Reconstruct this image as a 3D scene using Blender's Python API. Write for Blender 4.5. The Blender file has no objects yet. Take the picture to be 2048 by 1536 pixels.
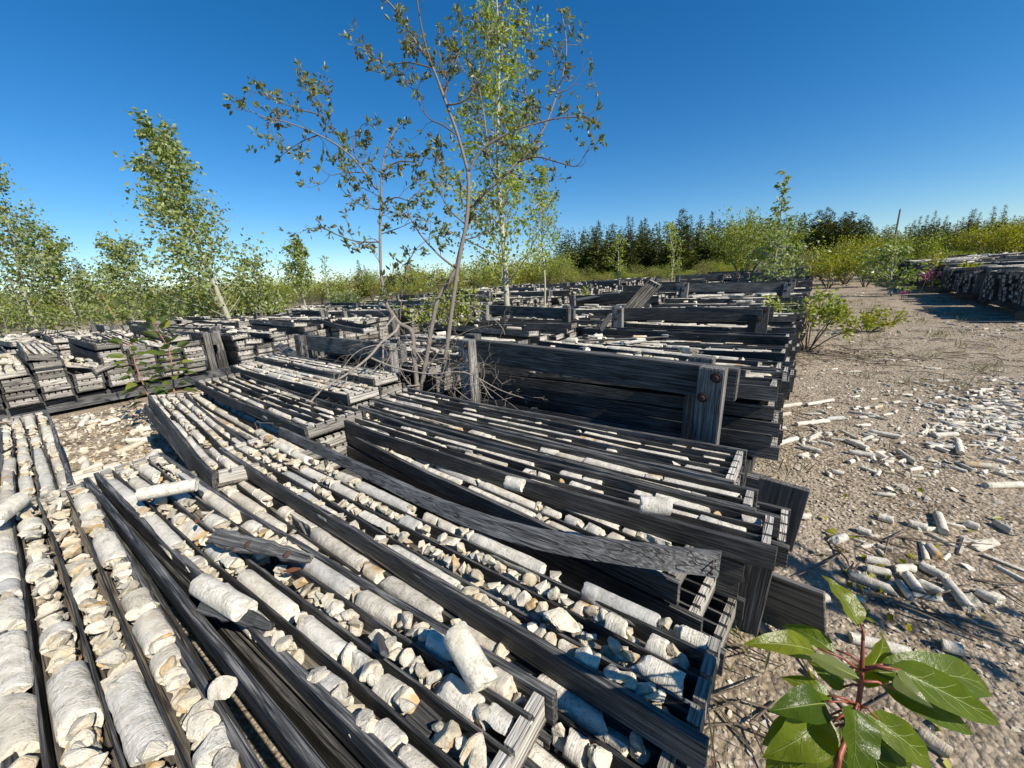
import bpy, bmesh, math, random
import numpy as np
from mathutils import Vector, Matrix, Euler, noise

# ------------------------------------------------------------------ camera, light, exposure
scene = bpy.context.scene
COL = scene.collection
RW = np.array([[0.79741761, -0.11425168, 0.59251305],
               [0.60107595, 0.2370013, -0.76324183],
               [-0.05322471, 0.96476782, 0.25766295]])      # world-from-camera
FPX = 771.0
CAMZ = 1.0
cam_d = bpy.data.cameras.new("camera")
cam_d.sensor_width = 36.0
cam_d.lens = 36.0 * FPX / 2048.0
cam_d.clip_start = 0.02
cam_d.clip_end = 8000.0
cam = bpy.data.objects.new("camera", cam_d)
COL.objects.link(cam)
m4 = Matrix(RW.tolist()).to_4x4()
m4.translation = Vector((0, 0, CAMZ))
cam.matrix_world = m4
scene.camera = cam

SUN_EL, SUN_AZ = 39.0, -1.5          # azimuth measured from +X towards +Y
world = bpy.data.worlds.new("World")
scene.world = world
world.use_nodes = True
wn = world.node_tree
sky = wn.nodes.new("ShaderNodeTexSky")
sky.sky_type = 'NISHITA'
sky.sun_disc = False
sky.sun_elevation = math.radians(SUN_EL)
sky.sun_rotation = math.radians(90.0 - SUN_AZ)
sky.altitude = 300
sky.air_density = 1.0
sky.dust_density = 0.0
sky.ozone_density = 5.0
bg = wn.nodes["Background"]
bg.inputs["Strength"].default_value = 0.09
sat = wn.nodes.new("ShaderNodeHueSaturation")
sat.inputs["Saturation"].default_value = 1.3
wn.links.new(sky.outputs[0], sat.inputs["Color"])
wn.links.new(sat.outputs[0], bg.inputs["Color"])

sun_d = bpy.data.lights.new("sun", 'SUN')
sun_d.energy = 5.0
sun_d.angle = math.radians(0.53)
sun_d.color = (1.0, 0.93, 0.82)
sun = bpy.data.objects.new("sun", sun_d)
COL.objects.link(sun)
a, e = math.radians(SUN_AZ), math.radians(SUN_EL)
sdir = Vector((math.cos(e) * math.cos(a), math.cos(e) * math.sin(a), math.sin(e)))
sun.rotation_euler = sdir.to_track_quat('Z', 'Y').to_euler()
sun.location = sdir * 40

scene.view_settings.view_transform = 'Standard'
scene.view_settings.look = 'None'
scene.view_settings.exposure = 0.56
scene.view_settings.gamma = 1.0
scene.cycles.max_bounces = 6
scene.cycles.diffuse_bounces = 3
scene.cycles.transmission_bounces = 4
scene.cycles.transparent_max_bounces = 4

rnd = random.Random(11)
nrs = np.random.RandomState(5)


# ------------------------------------------------------------------ projection helpers (pixels of the 2048x1536 photo)
def ray(u, v):
    return RW @ np.array([(u - 1024) / FPX, (768 - v) / FPX, -1.0])


def at(u, v, depth):
    p = ray(u, v) * depth
    return Vector((p[0], p[1], p[2] + CAMZ))


def onz(u, v, z):
    d = ray(u, v)
    p = d * ((z - CAMZ) / d[2])
    return Vector((p[0], p[1], p[2] + CAMZ))


def proj(p):
    c = RW.T @ (np.array(p) - np.array([0, 0, CAMZ]))
    if c[2] > -0.05:
        return None
    return 1024 + FPX * c[0] / -c[2], 768 - FPX * c[1] / -c[2], -c[2]


def in_frame(p, m=40):
    q = proj(p)
    return q is not None and -m < q[0] < 2048 + m and -m < q[1] < 1536 + m


def ground(x, y):
    return 0.016 * min(max(0.0, y - 4.0), 26.0)


def ground_np(x, y):
    return 0.016 * np.clip(y - 4.0, 0, 26.0)


# ------------------------------------------------------------------ materials
def new_mat(name):
    m = bpy.data.materials.new(name)
    m.use_nodes = True
    nt = m.node_tree
    return m, nt, nt.nodes["Principled BSDF"]


def N(nt, t, **kw):
    n = nt.nodes.new(t)
    for k, v in kw.items():
        if hasattr(n, k):
            setattr(n, k, v)
    return n


def L(nt, a, b):
    nt.links.new(a, b)


def mathn(nt, op, a, b=None):
    n = nt.nodes.new("ShaderNodeMath")
    n.operation = op
    for i, v in enumerate((a, b)):
        if v is None:
            continue
        if isinstance(v, (int, float)):
            n.inputs[i].default_value = v
        else:
            nt.links.new(v, n.inputs[i])
    return n.outputs[0]


def ramp(nt, fac, stops):
    r = nt.nodes.new("ShaderNodeValToRGB")
    el = r.color_ramp.elements
    while len(el) < len(stops):
        el.new(0.5)
    for e_, (p, c) in zip(el, stops):
        e_.position = p
        e_.color = (c[0], c[1], c[2], 1)
    nt.links.new(fac, r.inputs[0])
    return r.outputs[0]


def noise_n(nt, vec, scale, detail=3, rough=0.55):
    n = nt.nodes.new("ShaderNodeTexNoise")
    n.inputs["Scale"].default_value = scale
    n.inputs["Detail"].default_value = detail
    n.inputs["Roughness"].default_value = rough
    nt.links.new(vec, n.inputs["Vector"])
    return n.outputs["Fac"]


def mix_rgb(nt, fac, a, b, mode='MIX'):
    n = nt.nodes.new("ShaderNodeMix")
    n.data_type = 'RGBA'
    n.blend_type = mode
    ins = [s for s in n.inputs if s.enabled] if False else n.inputs
    if isinstance(fac, (int, float)):
        n.inputs[0].default_value = fac
    else:
        nt.links.new(fac, n.inputs[0])
    for idx, v in ((6, a), (7, b)):
        if isinstance(v, tuple):
            n.inputs[idx].default_value = (v[0], v[1], v[2], 1)
        else:
            nt.links.new(v, n.inputs[idx])
    return n.outputs[2]


def seed_value(nt):
    """per-object random plus the per-piece attribute of merged meshes"""
    oi = nt.nodes.new("ShaderNodeObjectInfo")
    at_ = nt.nodes.new("ShaderNodeAttribute")
    at_.attribute_name = "tint"
    s = mathn(nt, 'ADD', oi.outputs["Random"], at_.outputs["Fac"])
    return mathn(nt, 'FRACT', s)


def wood(name, axis, dark, mid, light, rough=0.75, grain=260.0, bump=0.9):
    m, nt, b = new_mat(name)
    tc = N(nt, "ShaderNodeTexCoord")
    s = seed_value(nt)
    mp = N(nt, "ShaderNodeMapping")
    sc = [grain, grain, grain]
    sc[axis] = grain / 30.0
    mp.inputs["Scale"].default_value = sc
    cmb = N(nt, "ShaderNodeCombineXYZ")
    off = mathn(nt, 'MULTIPLY', s, 37.0)
    for i in range(3):
        L(nt, off, cmb.inputs[i])
    L(nt, tc.outputs["Object"], mp.inputs["Vector"])
    L(nt, cmb.outputs[0], mp.inputs["Location"])
    warp = N(nt, "ShaderNodeTexNoise")
    warp.inputs["Scale"].default_value = 0.35
    warp.inputs["Detail"].default_value = 2
    L(nt, mp.outputs[0], warp.inputs["Vector"])
    vadd = N(nt, "ShaderNodeVectorMath")
    vadd.operation = 'MULTIPLY_ADD'
    vadd.inputs[1].default_value = (1.6, 1.6, 1.6)
    L(nt, warp.outputs["Color"], vadd.inputs[0])
    L(nt, mp.outputs[0], vadd.inputs[2])
    g = noise_n(nt, vadd.outputs[0], 1.0, 5, 0.62)
    big = noise_n(nt, tc.outputs["Object"], 3.2, 3, 0.6)
    g2 = mathn(nt, 'ADD', mathn(nt, 'MULTIPLY', g, 0.72), mathn(nt, 'MULTIPLY', big, 0.28))
    col = ramp(nt, g2, [(0.36, dark), (0.5, mid), (0.62, light)])
    mp2 = N(nt, "ShaderNodeMapping")
    sc2 = [55.0, 55.0, 55.0]
    sc2[axis] = 1.6
    mp2.inputs["Scale"].default_value = sc2
    L(nt, tc.outputs["Object"], mp2.inputs["Vector"])
    L(nt, cmb.outputs[0], mp2.inputs["Location"])
    ck = noise_n(nt, mp2.outputs[0], 1.0, 2, 0.5)
    crack = ramp(nt, ck, [(0.470, (1, 1, 1)), (0.492, (0.25, 0.24, 0.23)), (0.503, (0.25, 0.24, 0.23)), (0.522, (1, 1, 1))])
    col = mix_rgb(nt, 0.85, col, crack, 'MULTIPLY')
    val = mathn(nt, 'ADD', mathn(nt, 'MULTIPLY', s, 0.9), 0.42)
    hsv = N(nt, "ShaderNodeHueSaturation")
    L(nt, val, hsv.inputs["Value"])
    L(nt, col, hsv.inputs["Color"])
    # brown rain streaks and knots
    st = noise_n(nt, tc.outputs["Object"], 7.0, 4, 0.6)
    stf = ramp(nt, st, [(0.60, (0, 0, 0)), (0.75, (1, 1, 1))])
    out = mix_rgb(nt, mathn(nt, 'MULTIPLY', stf, 0.35), hsv.outputs[0], (mid[0] * 1.25, mid[1] * 0.95, mid[2] * 0.65))
    L(nt, out, b.inputs["Base Color"])
    b.inputs["Roughness"].default_value = rough
    b.inputs["Specular IOR Level"].default_value = 0.35
    bp = N(nt, "ShaderNodeBump")
    bp.inputs["Strength"].default_value = bump
    bp.inputs["Distance"].default_value = 0.004
    sepc = N(nt, "ShaderNodeSeparateColor")
    L(nt, crack, sepc.inputs[0])
    L(nt, mathn(nt, 'ADD', g, sepc.outputs[0]), bp.inputs["Height"])
    L(nt, bp.outputs[0], b.inputs["Normal"])
    return m


RAILC = ((0.016, 0.016, 0.0165), (0.060, 0.059, 0.057), (0.20, 0.194, 0.182))
ENDC = ((0.13, 0.118, 0.10), (0.36, 0.335, 0.29), (0.56, 0.53, 0.47))
POSTC = ((0.03, 0.029, 0.028), (0.10, 0.096, 0.09), (0.24, 0.23, 0.215))
FLOORC = ((0.04, 0.035, 0.028), (0.115, 0.10, 0.08), (0.22, 0.195, 0.155))
M = {}
M['rail'] = wood("weathered_rail_wood", 0, *RAILC, rough=0.62)
M['end'] = wood("bleached_end_wood", 1, *ENDC)
M['floor'] = wood("box_floor_wood", 0, *FLOORC)
M['post'] = wood("post_wood", 2, (0.05, 0.048, 0.046), (0.15, 0.145, 0.135), (0.32, 0.31, 0.29), grain=170, bump=0.9)
M['beam'] = wood("beam_wood", 0, *POSTC, grain=150, bump=0.9)
M['skid'] = wood("skid_wood", 1, (0.09, 0.085, 0.08), (0.25, 0.24, 0.225), (0.42, 0.4, 0.37), grain=150)
M['grey_board'] = wood("grey_board_wood", 0, (0.022, 0.022, 0.023), (0.07, 0.07, 0.07), (0.15, 0.15, 0.147))
M['ply'] = wood("plywood_face", 0, (0.05, 0.048, 0.045), (0.12, 0.115, 0.105), (0.2, 0.19, 0.175), grain=110)


def rock_mat(name, c_lo, c_mid, c_hi, stain, stain_at, banded=True):
    m, nt, b = new_mat(name)
    tc = N(nt, "ShaderNodeTexCoord")
    geo = N(nt, "ShaderNodeNewGeometry")
    s = seed_value(nt)
    pos = geo.outputs["Position"]
    n1 = noise_n(nt, pos, 38.0, 5, 0.65)
    n2 = noise_n(nt, pos, 190.0, 3, 0.6)
    base = ramp(nt, s, [(0.0, c_lo), (0.22, c_hi), (0.42, (c_mid[0] * 0.74, c_mid[1] * 0.77, c_mid[2] * 0.84)), (0.5, c_mid), (0.72, c_hi), (0.85, c_mid), (1.0, c_lo)])
    mott = ramp(nt, n1, [(0.32, (0.72, 0.70, 0.66)), (0.55, (1, 1, 1)), (0.72, (1.08, 1.06, 1.02))])
    c = mix_rgb(nt, 1.0, base, mott, 'MULTIPLY')
    sp = ramp(nt, n2, [(0.28, (0.45, 0.43, 0.40)), (0.41, (1, 1, 1))])
    c = mix_rgb(nt, 0.85, c, sp, 'MULTIPLY')
    # grey veins
    vv = noise_n(nt, pos, 26.0, 3, 0.5)
    vn = ramp(nt, vv, [(0.475, (1, 1, 1)), (0.497, (0.66, 0.67, 0.68)), (0.52, (1, 1, 1))])
    c = mix_rgb(nt, ramp(nt, mathn(nt, 'FRACT', mathn(nt, 'MULTIPLY', s, 3.7)), [(0.45, (0, 0, 0)), (0.6, (1, 1, 1))]), c, mix_rgb(nt, 1.0, c, vn, 'MULTIPLY'))
    # tan / rusty stained pieces
    st = noise_n(nt, pos, 22.0, 4, 0.6)
    s2 = mathn(nt, 'FRACT', mathn(nt, 'MULTIPLY', s, 7.13))
    f = mathn(nt, 'MULTIPLY', ramp(nt, s2, [(stain_at, (0, 0, 0)), (min(0.999, stain_at + 0.05), (1, 1, 1))]),
              ramp(nt, st, [(0.42, (0, 0, 0)), (0.62, (1, 1, 1))]))
    c = mix_rgb(nt, f, c, stain)
    L(nt, c, b.inputs["Base Color"])
    b.inputs["Roughness"].default_value = 0.9
    b.inputs["Specular IOR Level"].default_value = 0.2
    hgt = mathn(nt, 'ADD', mathn(nt, 'MULTIPLY', n1, 1.0), mathn(nt, 'MULTIPLY', n2, 0.5))
    if banded:
        sx = N(nt, "ShaderNodeSeparateXYZ")
        L(nt, tc.outputs["Object"], sx.inputs[0])
        cb = N(nt, "ShaderNodeCombineXYZ")
        L(nt, mathn(nt, 'MULTIPLY', sx.outputs[0], 3.0), cb.inputs[0])
        L(nt, mathn(nt, 'MULTIPLY', s, 91.0), cb.inputs[1])
        band = noise_n(nt, cb.outputs[0], 2.5, 3, 0.7)
        hgt = mathn(nt, 'ADD', hgt, mathn(nt, 'MULTIPLY', band, 0.5))
    bp = N(nt, "ShaderNodeBump")
    bp.inputs["Strength"].default_value = 0.85
    bp.inputs["Distance"].default_value = 0.004
    L(nt, hgt, bp.inputs["Height"])
    L(nt, bp.outputs[0], b.inputs["Normal"])
    return m


M['core'] = rock_mat("pale_core_stone", (0.51, 0.46, 0.36), (0.62, 0.58, 0.49), (0.68, 0.635, 0.53), (0.40, 0.26, 0.11), 0.90)
M['rock'] = rock_mat("broken_core_stone", (0.45, 0.385, 0.27), (0.56, 0.50, 0.38), (0.63, 0.57, 0.455), (0.42, 0.27, 0.11), 0.82, False)
M['chip'] = rock_mat("gravel_chip_stone", (0.36, 0.295, 0.21), (0.50, 0.43, 0.325), (0.66, 0.60, 0.50), (0.3, 0.2, 0.12), 0.9, False)


def simple(name, col, rough=0.8, nscale=40.0, var=0.35, metallic=0.0):
    m, nt, b = new_mat(name)
    geo = N(nt, "ShaderNodeNewGeometry")
    n = noise_n(nt, geo.outputs["Position"], nscale, 4, 0.6)
    s = seed_value(nt)
    v = mathn(nt, 'ADD', mathn(nt, 'MULTIPLY', n, var * 2), 1 - var)
    v = mathn(nt, 'MULTIPLY', v, mathn(nt, 'ADD', mathn(nt, 'MULTIPLY', s, 0.4), 0.8))
    hsv = N(nt, "ShaderNodeHueSaturation")
    hsv.inputs["Color"].default_value = (*col, 1)
    L(nt, v, hsv.inputs["Value"])
    L(nt, hsv.outputs[0], b.inputs["Base Color"])
    b.inputs["Roughness"].default_value = rough
    b.inputs["Metallic"].default_value = metallic
    bp = N(nt, "ShaderNodeBump")
    bp.inputs["Strength"].default_value = 0.4
    bp.inputs["Distance"].default_value = 0.003
    L(nt, n, bp.inputs["Height"])
    L(nt, bp.outputs[0], b.inputs["Normal"])
    return m


M['rust'] = simple("rusty_steel", (0.06, 0.034, 0.024), 0.85, 120)
M['rustwood'] = simple("rust_stained_wood", (0.13, 0.045, 0.018), 0.9, 90)
M['willow_bark'] = simple("willow_bark", (0.175, 0.15, 0.122), 0.85, 60)
M['twig'] = simple("dead_twig_bark", (0.215, 0.19, 0.16), 0.9, 60)
M['darktwig'] = simple("dark_twig_bark", (0.14, 0.11, 0.085), 0.9, 60)
M['poplar_bark'] = simple("poplar_bark", (0.26, 0.25, 0.19), 0.85, 14, 0.3)
M['aspen_bark'] = simple("aspen_bark", (0.36, 0.345, 0.26), 0.8, 14, 0.3)
M['spruce_bark'] = simple("spruce_bark", (0.09, 0.075, 0.06), 0.9, 20)
M['pole'] = simple("pole_wood", (0.2, 0.18, 0.16), 0.9, 20)
M['dry'] = simple("dry_litter", (0.10, 0.075, 0.055), 0.95, 30)


def leaf_mat(name, stops, transl=0.35, rough=0.45, back=None, spec=0.4, nscale=None):
    m, nt, b = new_mat(name)
    s = seed_value(nt)
    col = ramp(nt, s, stops)
    geo = N(nt, "ShaderNodeNewGeometry")
    if nscale:
        n = noise_n(nt, geo.outputs["Position"], nscale, 3)
        hsv = N(nt, "ShaderNodeHueSaturation")
        L(nt, mathn(nt, 'ADD', mathn(nt, 'MULTIPLY', n, 0.9), 0.55), hsv.inputs["Value"])
        L(nt, col, hsv.inputs["Color"])
        col = hsv.outputs[0]
    if nscale:
        sp = noise_n(nt, geo.outputs["Position"], nscale * 4.5, 3, 0.6)
        spf = ramp(nt, sp, [(0.66, (0, 0, 0)), (0.72, (1, 1, 1))])
        col = mix_rgb(nt, mathn(nt, 'MULTIPLY', spf, 0.75), col, (0.12, 0.075, 0.03))
        bp = N(nt, "ShaderNodeBump")
        bp.inputs["Strength"].default_value = 0.35
        bp.inputs["Distance"].default_value = 0.002
        L(nt, noise_n(nt, geo.outputs["Position"], nscale * 6, 3, 0.6), bp.inputs["Height"])
        L(nt, bp.outputs[0], b.inputs["Normal"])
    if back:
        colb = mix_rgb(nt, geo.outputs["Backfacing"], col, back)
    else:
        colb = col
    L(nt, colb, b.inputs["Base Color"])
    b.inputs["Roughness"].default_value = rough
    b.inputs["Specular IOR Level"].default_value = spec
    tr = N(nt, "ShaderNodeBsdfTranslucent")
    hs = N(nt, "ShaderNodeHueSaturation")
    hs.inputs["Saturation"].default_value = 1.15
    hs.inputs["Value"].default_value = 1.5
    L(nt, col, hs.inputs["Color"])
    L(nt, hs.outputs[0], tr.inputs["Color"])
    mx = N(nt, "ShaderNodeMixShader")
    mx.inputs[0].default_value = transl
    L(nt, b.outputs[0], mx.inputs[1])
    L(nt, tr.outputs[0], mx.inputs[2])
    out = [n for n in nt.nodes if n.type == 'OUTPUT_MATERIAL'][0]
    L(nt, mx.outputs[0], out.inputs["Surface"])
    return m


M['aspen_leaf'] = leaf_mat("aspen_leaf", [(0, (0.192, 0.240, 0.024)), (0.5, (0.312, 0.360, 0.054)), (1, (0.432, 0.444, 0.108))], 0.5, 0.5, (0.17, 0.20, 0.07), 0.2)
M['poplar_leaf'] = leaf_mat("balsam_poplar_leaf", [(0, (0.105, 0.151, 0.022)), (0.5, (0.200, 0.249, 0.043)), (1, (0.327, 0.357, 0.108))], 0.33, 0.4, (0.27, 0.31, 0.14), 0.35)
M['willow_leaf'] = leaf_mat("willow_leaf", [(0, (0.072, 0.096, 0.022)), (0.5, (0.144, 0.174, 0.038)), (0.85, (0.240, 0.258, 0.072)), (1, (0.264, 0.180, 0.072))], 0.35, 0.42, (0.16, 0.18, 0.10))
M['catkin'] = leaf_mat("dried_catkin", [(0, (0.10, 0.05, 0.026)), (1, (0.22, 0.115, 0.06))], 0.2, 0.9)
M['shrub_leaf'] = leaf_mat("shrub_leaf", [(0, (0.112, 0.156, 0.015)), (0.5, (0.213, 0.250, 0.030)), (1, (0.338, 0.344, 0.062))], 0.3, 0.5)
M['yellow_leaf'] = leaf_mat("yellow_green_leaf", [(0, (0.15, 0.18, 0.012)), (0.6, (0.27, 0.27, 0.02)), (1, (0.38, 0.34, 0.035))], 0.35, 0.5)
M['olive_leaf'] = leaf_mat("olive_leaf", [(0, (0.102, 0.120, 0.017)), (0.6, (0.204, 0.210, 0.036)), (1, (0.312, 0.276, 0.072))], 0.25, 0.6)
M['spruce_leaf'] = leaf_mat("spruce_needles", [(0, (0.028, 0.038, 0.008)), (0.6, (0.06, 0.07, 0.014)), (1, (0.11, 0.12, 0.026))], 0.2, 0.9, None, 0.08)
M['pine_leaf'] = leaf_mat("pine_needles", [(0, (0.034, 0.045, 0.008)), (0.6, (0.07, 0.08, 0.014)), (1, (0.12, 0.125, 0.028))], 0.2, 0.9, None, 0.08)
M['fire'] = leaf_mat("fireweed_bloom", [(0, (0.22, 0.05, 0.13)), (1, (0.36, 0.12, 0.24))], 0.25, 0.7)
M['grass'] = leaf_mat("dry_grass", [(0, (0.09, 0.1, 0.03)), (1, (0.2, 0.18, 0.08))], 0.25, 0.7)
M['sprout_leaf'] = leaf_mat("sprout_leaf", [(0, (0.05, 0.085, 0.012)), (0.6, (0.10, 0.14, 0.02)), (1, (0.24, 0.25, 0.05))], 0.4, 0.4, (0.17, 0.2, 0.08), 0.4)
M['big_leaf'] = leaf_mat("glossy_poplar_leaf", [(0, (0.065, 0.111, 0.008)), (0.5, (0.108, 0.155, 0.010)), (1, (0.173, 0.199, 0.013))], 0.5, 0.3, (0.18, 0.21, 0.07), 0.3, 40.0)
M['vein'] = simple("leaf_vein", (0.15, 0.19, 0.03), 0.6)
M['red_stem'] = simple("red_stem", (0.22, 0.055, 0.03), 0.5)
M['sap_stem'] = simple("sapling_stem", (0.2, 0.13, 0.07), 0.7)


# ------------------------------------------------------------------ mesh builder
class MB:
    def __init__(self):
        self.v, self.f = [], []

    def add(self, vs, fs):
        o = len(self.v)
        self.v += [tuple(p) for p in vs]
        self.f += [tuple(i + o for i in q) for q in fs]

    def box(self, lo, hi, mat=None):
        x0, y0, z0 = lo
        x1, y1, z1 = hi
        vs = [Vector(p) for p in ((x0, y0, z0), (x1, y0, z0), (x1, y1, z0), (x0, y1, z0), (x0, y0, z1), (x1, y0, z1), (x1, y1, z1), (x0, y1, z1))]
        if mat is not None:
            vs = [mat @ p for p in vs]
        self.add(vs, [(0, 3, 2, 1), (4, 5, 6, 7), (0, 1, 5, 4), (1, 2, 6, 5), (2, 3, 7, 6), (3, 0, 4, 7)])

    def bar(self, st):
        """stations (x, y0, y1, z0, z1) swept along x"""
        vs, fs = [], []
        for (x, y0, y1, z0, z1) in st:
            vs += [(x, y0, z0), (x, y1, z0), (x, y1, z1), (x, y0, z1)]
        n = len(st)
        for i in range(n - 1):
            o = 4 * i
            for k in range(4):
                k2 = (k + 1) % 4
                fs.append((o + k, o + 4 + k, o + 4 + k2, o + k2))
        fs.append((0, 1, 2, 3))
        o = 4 * (n - 1)
        fs.append((o + 3, o + 2, o + 1, o))
        self.add(vs, fs)

    def tube(self, pts, rads, n=6, cap=True):
        pts = [Vector(p) for p in pts]
        vs, fs = [], []
        ref = Vector((0.31, 0.17, 0.93))
        for i, p in enumerate(pts):
            d = (pts[min(i + 1, len(pts) - 1)] - pts[max(i - 1, 0)])
            d = d.normalized() if d.length > 1e-9 else Vector((0, 0, 1))
            s = d.cross(ref)
            if s.length < 1e-3:
                s = d.cross(Vector((1, 0, 0)))
            s.normalize()
            t = s.cross(d)
            for k in range(n):
                an = 2 * math.pi * k / n
                vs.append(p + (s * math.cos(an) + t * math.sin(an)) * rads[i])
        for i in range(len(pts) - 1):
            for k in range(n):
                k2 = (k + 1) % n
                fs.append((i * n + k, i * n + k2, i * n + n + k2, i * n + n + k))
        if cap:
            fs.append(tuple(range(n - 1, -1, -1)))
            o = (len(pts) - 1) * n
            fs.append(tuple(o + k for k in range(n)))
        self.add(vs, fs)

    def mesh(self, name, mat, smooth=False):
        me = bpy.data.meshes.new(name)
        me.from_pydata(self.v, [], self.f)
        me.materials.append(mat)
        if smooth:
            for p in me.polygons:
                p.use_smooth = True
        me.update()
        return me

    def build(self, name, mat, parent=None, smooth=False, label=None):
        o = bpy.data.objects.new(name, self.mesh(name, mat, smooth))
        COL.objects.link(o)
        if parent is not None:
            o.parent = parent
        if label:
            o['label'] = label
        return o


def tag(o, label=None, cat=None, group=None, kind=None):
    if label:
        o['label'] = label
    if cat:
        o['category'] = cat
    if group:
        o['group'] = group
    if kind:
        o['kind'] = kind
    return o


def empty(name, mat=None):
    o = bpy.data.objects.new(name, None)
    o.empty_display_size = 0.1
    COL.objects.link(o)
    if mat is not None:
        o.matrix_world = mat
    return o


def bevel_mesh(me, w=0.003, seg=1):
    bm = bmesh.new()
    bm.from_mesh(me)
    bmesh.ops.bevel(bm, geom=[e_ for e_ in bm.edges if e_.calc_face_angle(0) > 0.5], offset=w, segments=seg, affect='EDGES', clamp_overlap=True)
    bm.to_mesh(me)
    bm.free()


KIDS = {}


def kids(o):
    return [c for c in bpy.data.objects if c.parent == o]


def copy_tree(o, mat, childs=None):
    c = o.copy()
    COL.objects.link(c)
    c.matrix_world = mat
    for ch in (childs if childs is not None else kids(o)):
        d = ch.copy()
        COL.objects.link(d)
        d.parent = c
    return c


def tri_mesh(name, V, T, mats, smooth=None, tint=None, matidx=None):
    """fast mesh from numpy triangles"""
    me = bpy.data.meshes.new(name)
    V = np.asarray(V, dtype=np.float32)
    T = np.asarray(T, dtype=np.int32)
    me.vertices.add(len(V))
    me.vertices.foreach_set("co", V.ravel())
    me.loops.add(len(T) * 3)
    me.loops.foreach_set("vertex_index", T.ravel())
    me.polygons.add(len(T))
    me.polygons.foreach_set("loop_start", np.arange(0, len(T) * 3, 3, dtype=np.int32))
    if smooth is not None:
        me.polygons.foreach_set("use_smooth", np.asarray(smooth, dtype=bool))
    else:
        me.polygons.foreach_set("use_smooth", np.zeros(len(T), dtype=bool))
    for m_ in mats:
        me.materials.append(m_)
    if matidx is not None:
        me.polygons.foreach_set("material_index", np.asarray(matidx, dtype=np.int32))
    if tint is not None:
        at_ = me.attributes.new("tint", 'FLOAT', 'POINT')
        at_.data.foreach_set("value", np.asarray(tint, dtype=np.float32))
    me.update(calc_edges=True)
    me.validate()
    return me


def merge_instances(variants, specs):
    """variants: list of (V, T, smooth); specs: list of (variant, 4x4, tint) -> V, T, smooth, tint"""
    by = {}
    for s in specs:
        by.setdefault(s[0], []).append(s)
    Vs, Ts, Ss, Ns, o = [], [], [], [], 0
    for k, lst in by.items():
        V, T, sm = variants[k]
        Ms = np.array([np.array(s[1]) for s in lst])
        tn = np.array([s[2] for s in lst])
        P = np.einsum('nij,vj->nvi', Ms[:, :3, :3], V) + Ms[:, None, :3, 3]
        n, nv = len(lst), len(V)
        Vs.append(P.reshape(-1, 3))
        Ts.append((T[None] + (np.arange(n) * nv)[:, None, None]).reshape(-1, 3) + o)
        Ss.append(np.tile(sm, n))
        Ns.append(np.repeat(tn, nv))
        o += n * nv
    return np.concatenate(Vs), np.concatenate(Ts), np.concatenate(Ss), np.concatenate(Ns)


def merged_object(name, variants, specs, mat, label=None):
    V, T, S, Nn = merge_instances(variants, specs)
    o = bpy.data.objects.new(name, tri_mesh(name, V, T, [mat], S, Nn))
    COL.objects.link(o)
    if label:
        o['label'] = label
    return o


# ------------------------------------------------------------------ stone shapes
def core_variant(seed, segs=16, rings=7, aspect=3.0, half=False, rough=0.05):
    """a drill core piece along x, radius 1, length 2*aspect"""
    r_ = random.Random(seed)
    V, T, S = [], [], []
    h = aspect
    tl = [(r_.uniform(-0.28, 0.28), r_.uniform(-0.28, 0.28)) for _ in range(2)]
    if r_.random() < 0.45:
        tl[r_.randint(0, 1)] = (r_.uniform(-0.8, 0.8), r_.uniform(-0.8, 0.8))
    off = r_.uniform(0, 100)

    def endx(side, y, z):
        t = tl[0 if side < 0 else 1]
        n = noise.noise(Vector((y * 1.7 + off, z * 1.7, side * 5.0))) * 0.22 + noise.noise(Vector((y * 4 + off, z * 4, side * 9.0))) * 0.13
        return side * h + t[0] * y + t[1] * z + n

    def rad(x, y, z):
        p = Vector((x * 0.8 + off, y * 0.9, z * 0.9))
        return 1 + rough * noise.noise(p) * 1.4 + rough * 0.7 * noise.noise(Vector((x * 2.2 + off, 0, 0)))
    for i in range(rings):
        t = i / (rings - 1)
        for k in range(segs):
            an = 2 * math.pi * k / segs
            y, z = math.cos(an), math.sin(an)
            x0, x1 = endx(-1, y, z), endx(1, y, z)
            x = x0 + (x1 - x0) * t
            q = rad(x, y, z)
            if i in (0, rings - 1):
                q *= 0.965 + 0.05 * noise.noise(Vector((an * 3 + off, i, 0)))
            if i == 1:
                x = x0 + 0.09
            if i == rings - 2:
                x = x1 - 0.09
            yy, zz = y * q, z * q
            if half:
                cut = 0.15 + 0.18 * noise.noise(Vector((x * 0.9 + off, yy, 3)))
                zz = min(zz, cut)
            V.append((x, yy, zz))
    for i in range(rings - 1):
        for k in range(segs):
            k2 = (k + 1) % segs
            a0, a1, b0, b1 = i * segs + k, i * segs + k2, i * segs + segs + k, i * segs + segs + k2
            T += [(a0, b1, a1), (a0, b0, b1)]
            S += [not half] * 2
    for side, base in ((-1, 0), (1, (rings - 1) * segs)):
        o = len(V)
        for k in range(segs):
            V.append(V[base + k])
        for k in range(segs):
            y, z = V[base + k][1] * 0.55, V[base + k][2] * 0.55
            V.append((endx(side, y, z), y, z))
        V.append((endx(side, 0, 0), 0, 0))
        c = len(V) - 1
        for k in range(segs):
            k2 = (k + 1) % segs
            q = [(o + k, o + k2, o + segs + k2), (o + k, o + segs + k2, o + segs + k), (o + segs + k, o + segs + k2, c)]
            if side > 0:
                T += q
            else:
                T += [(a_, c_, b_) for a_, b_, c_ in q]
            S += [False] * 3
    V = np.array(V)
    T = np.array(T)
    # outward orientation for the tube
    return V, T, np.array(S)


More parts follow.
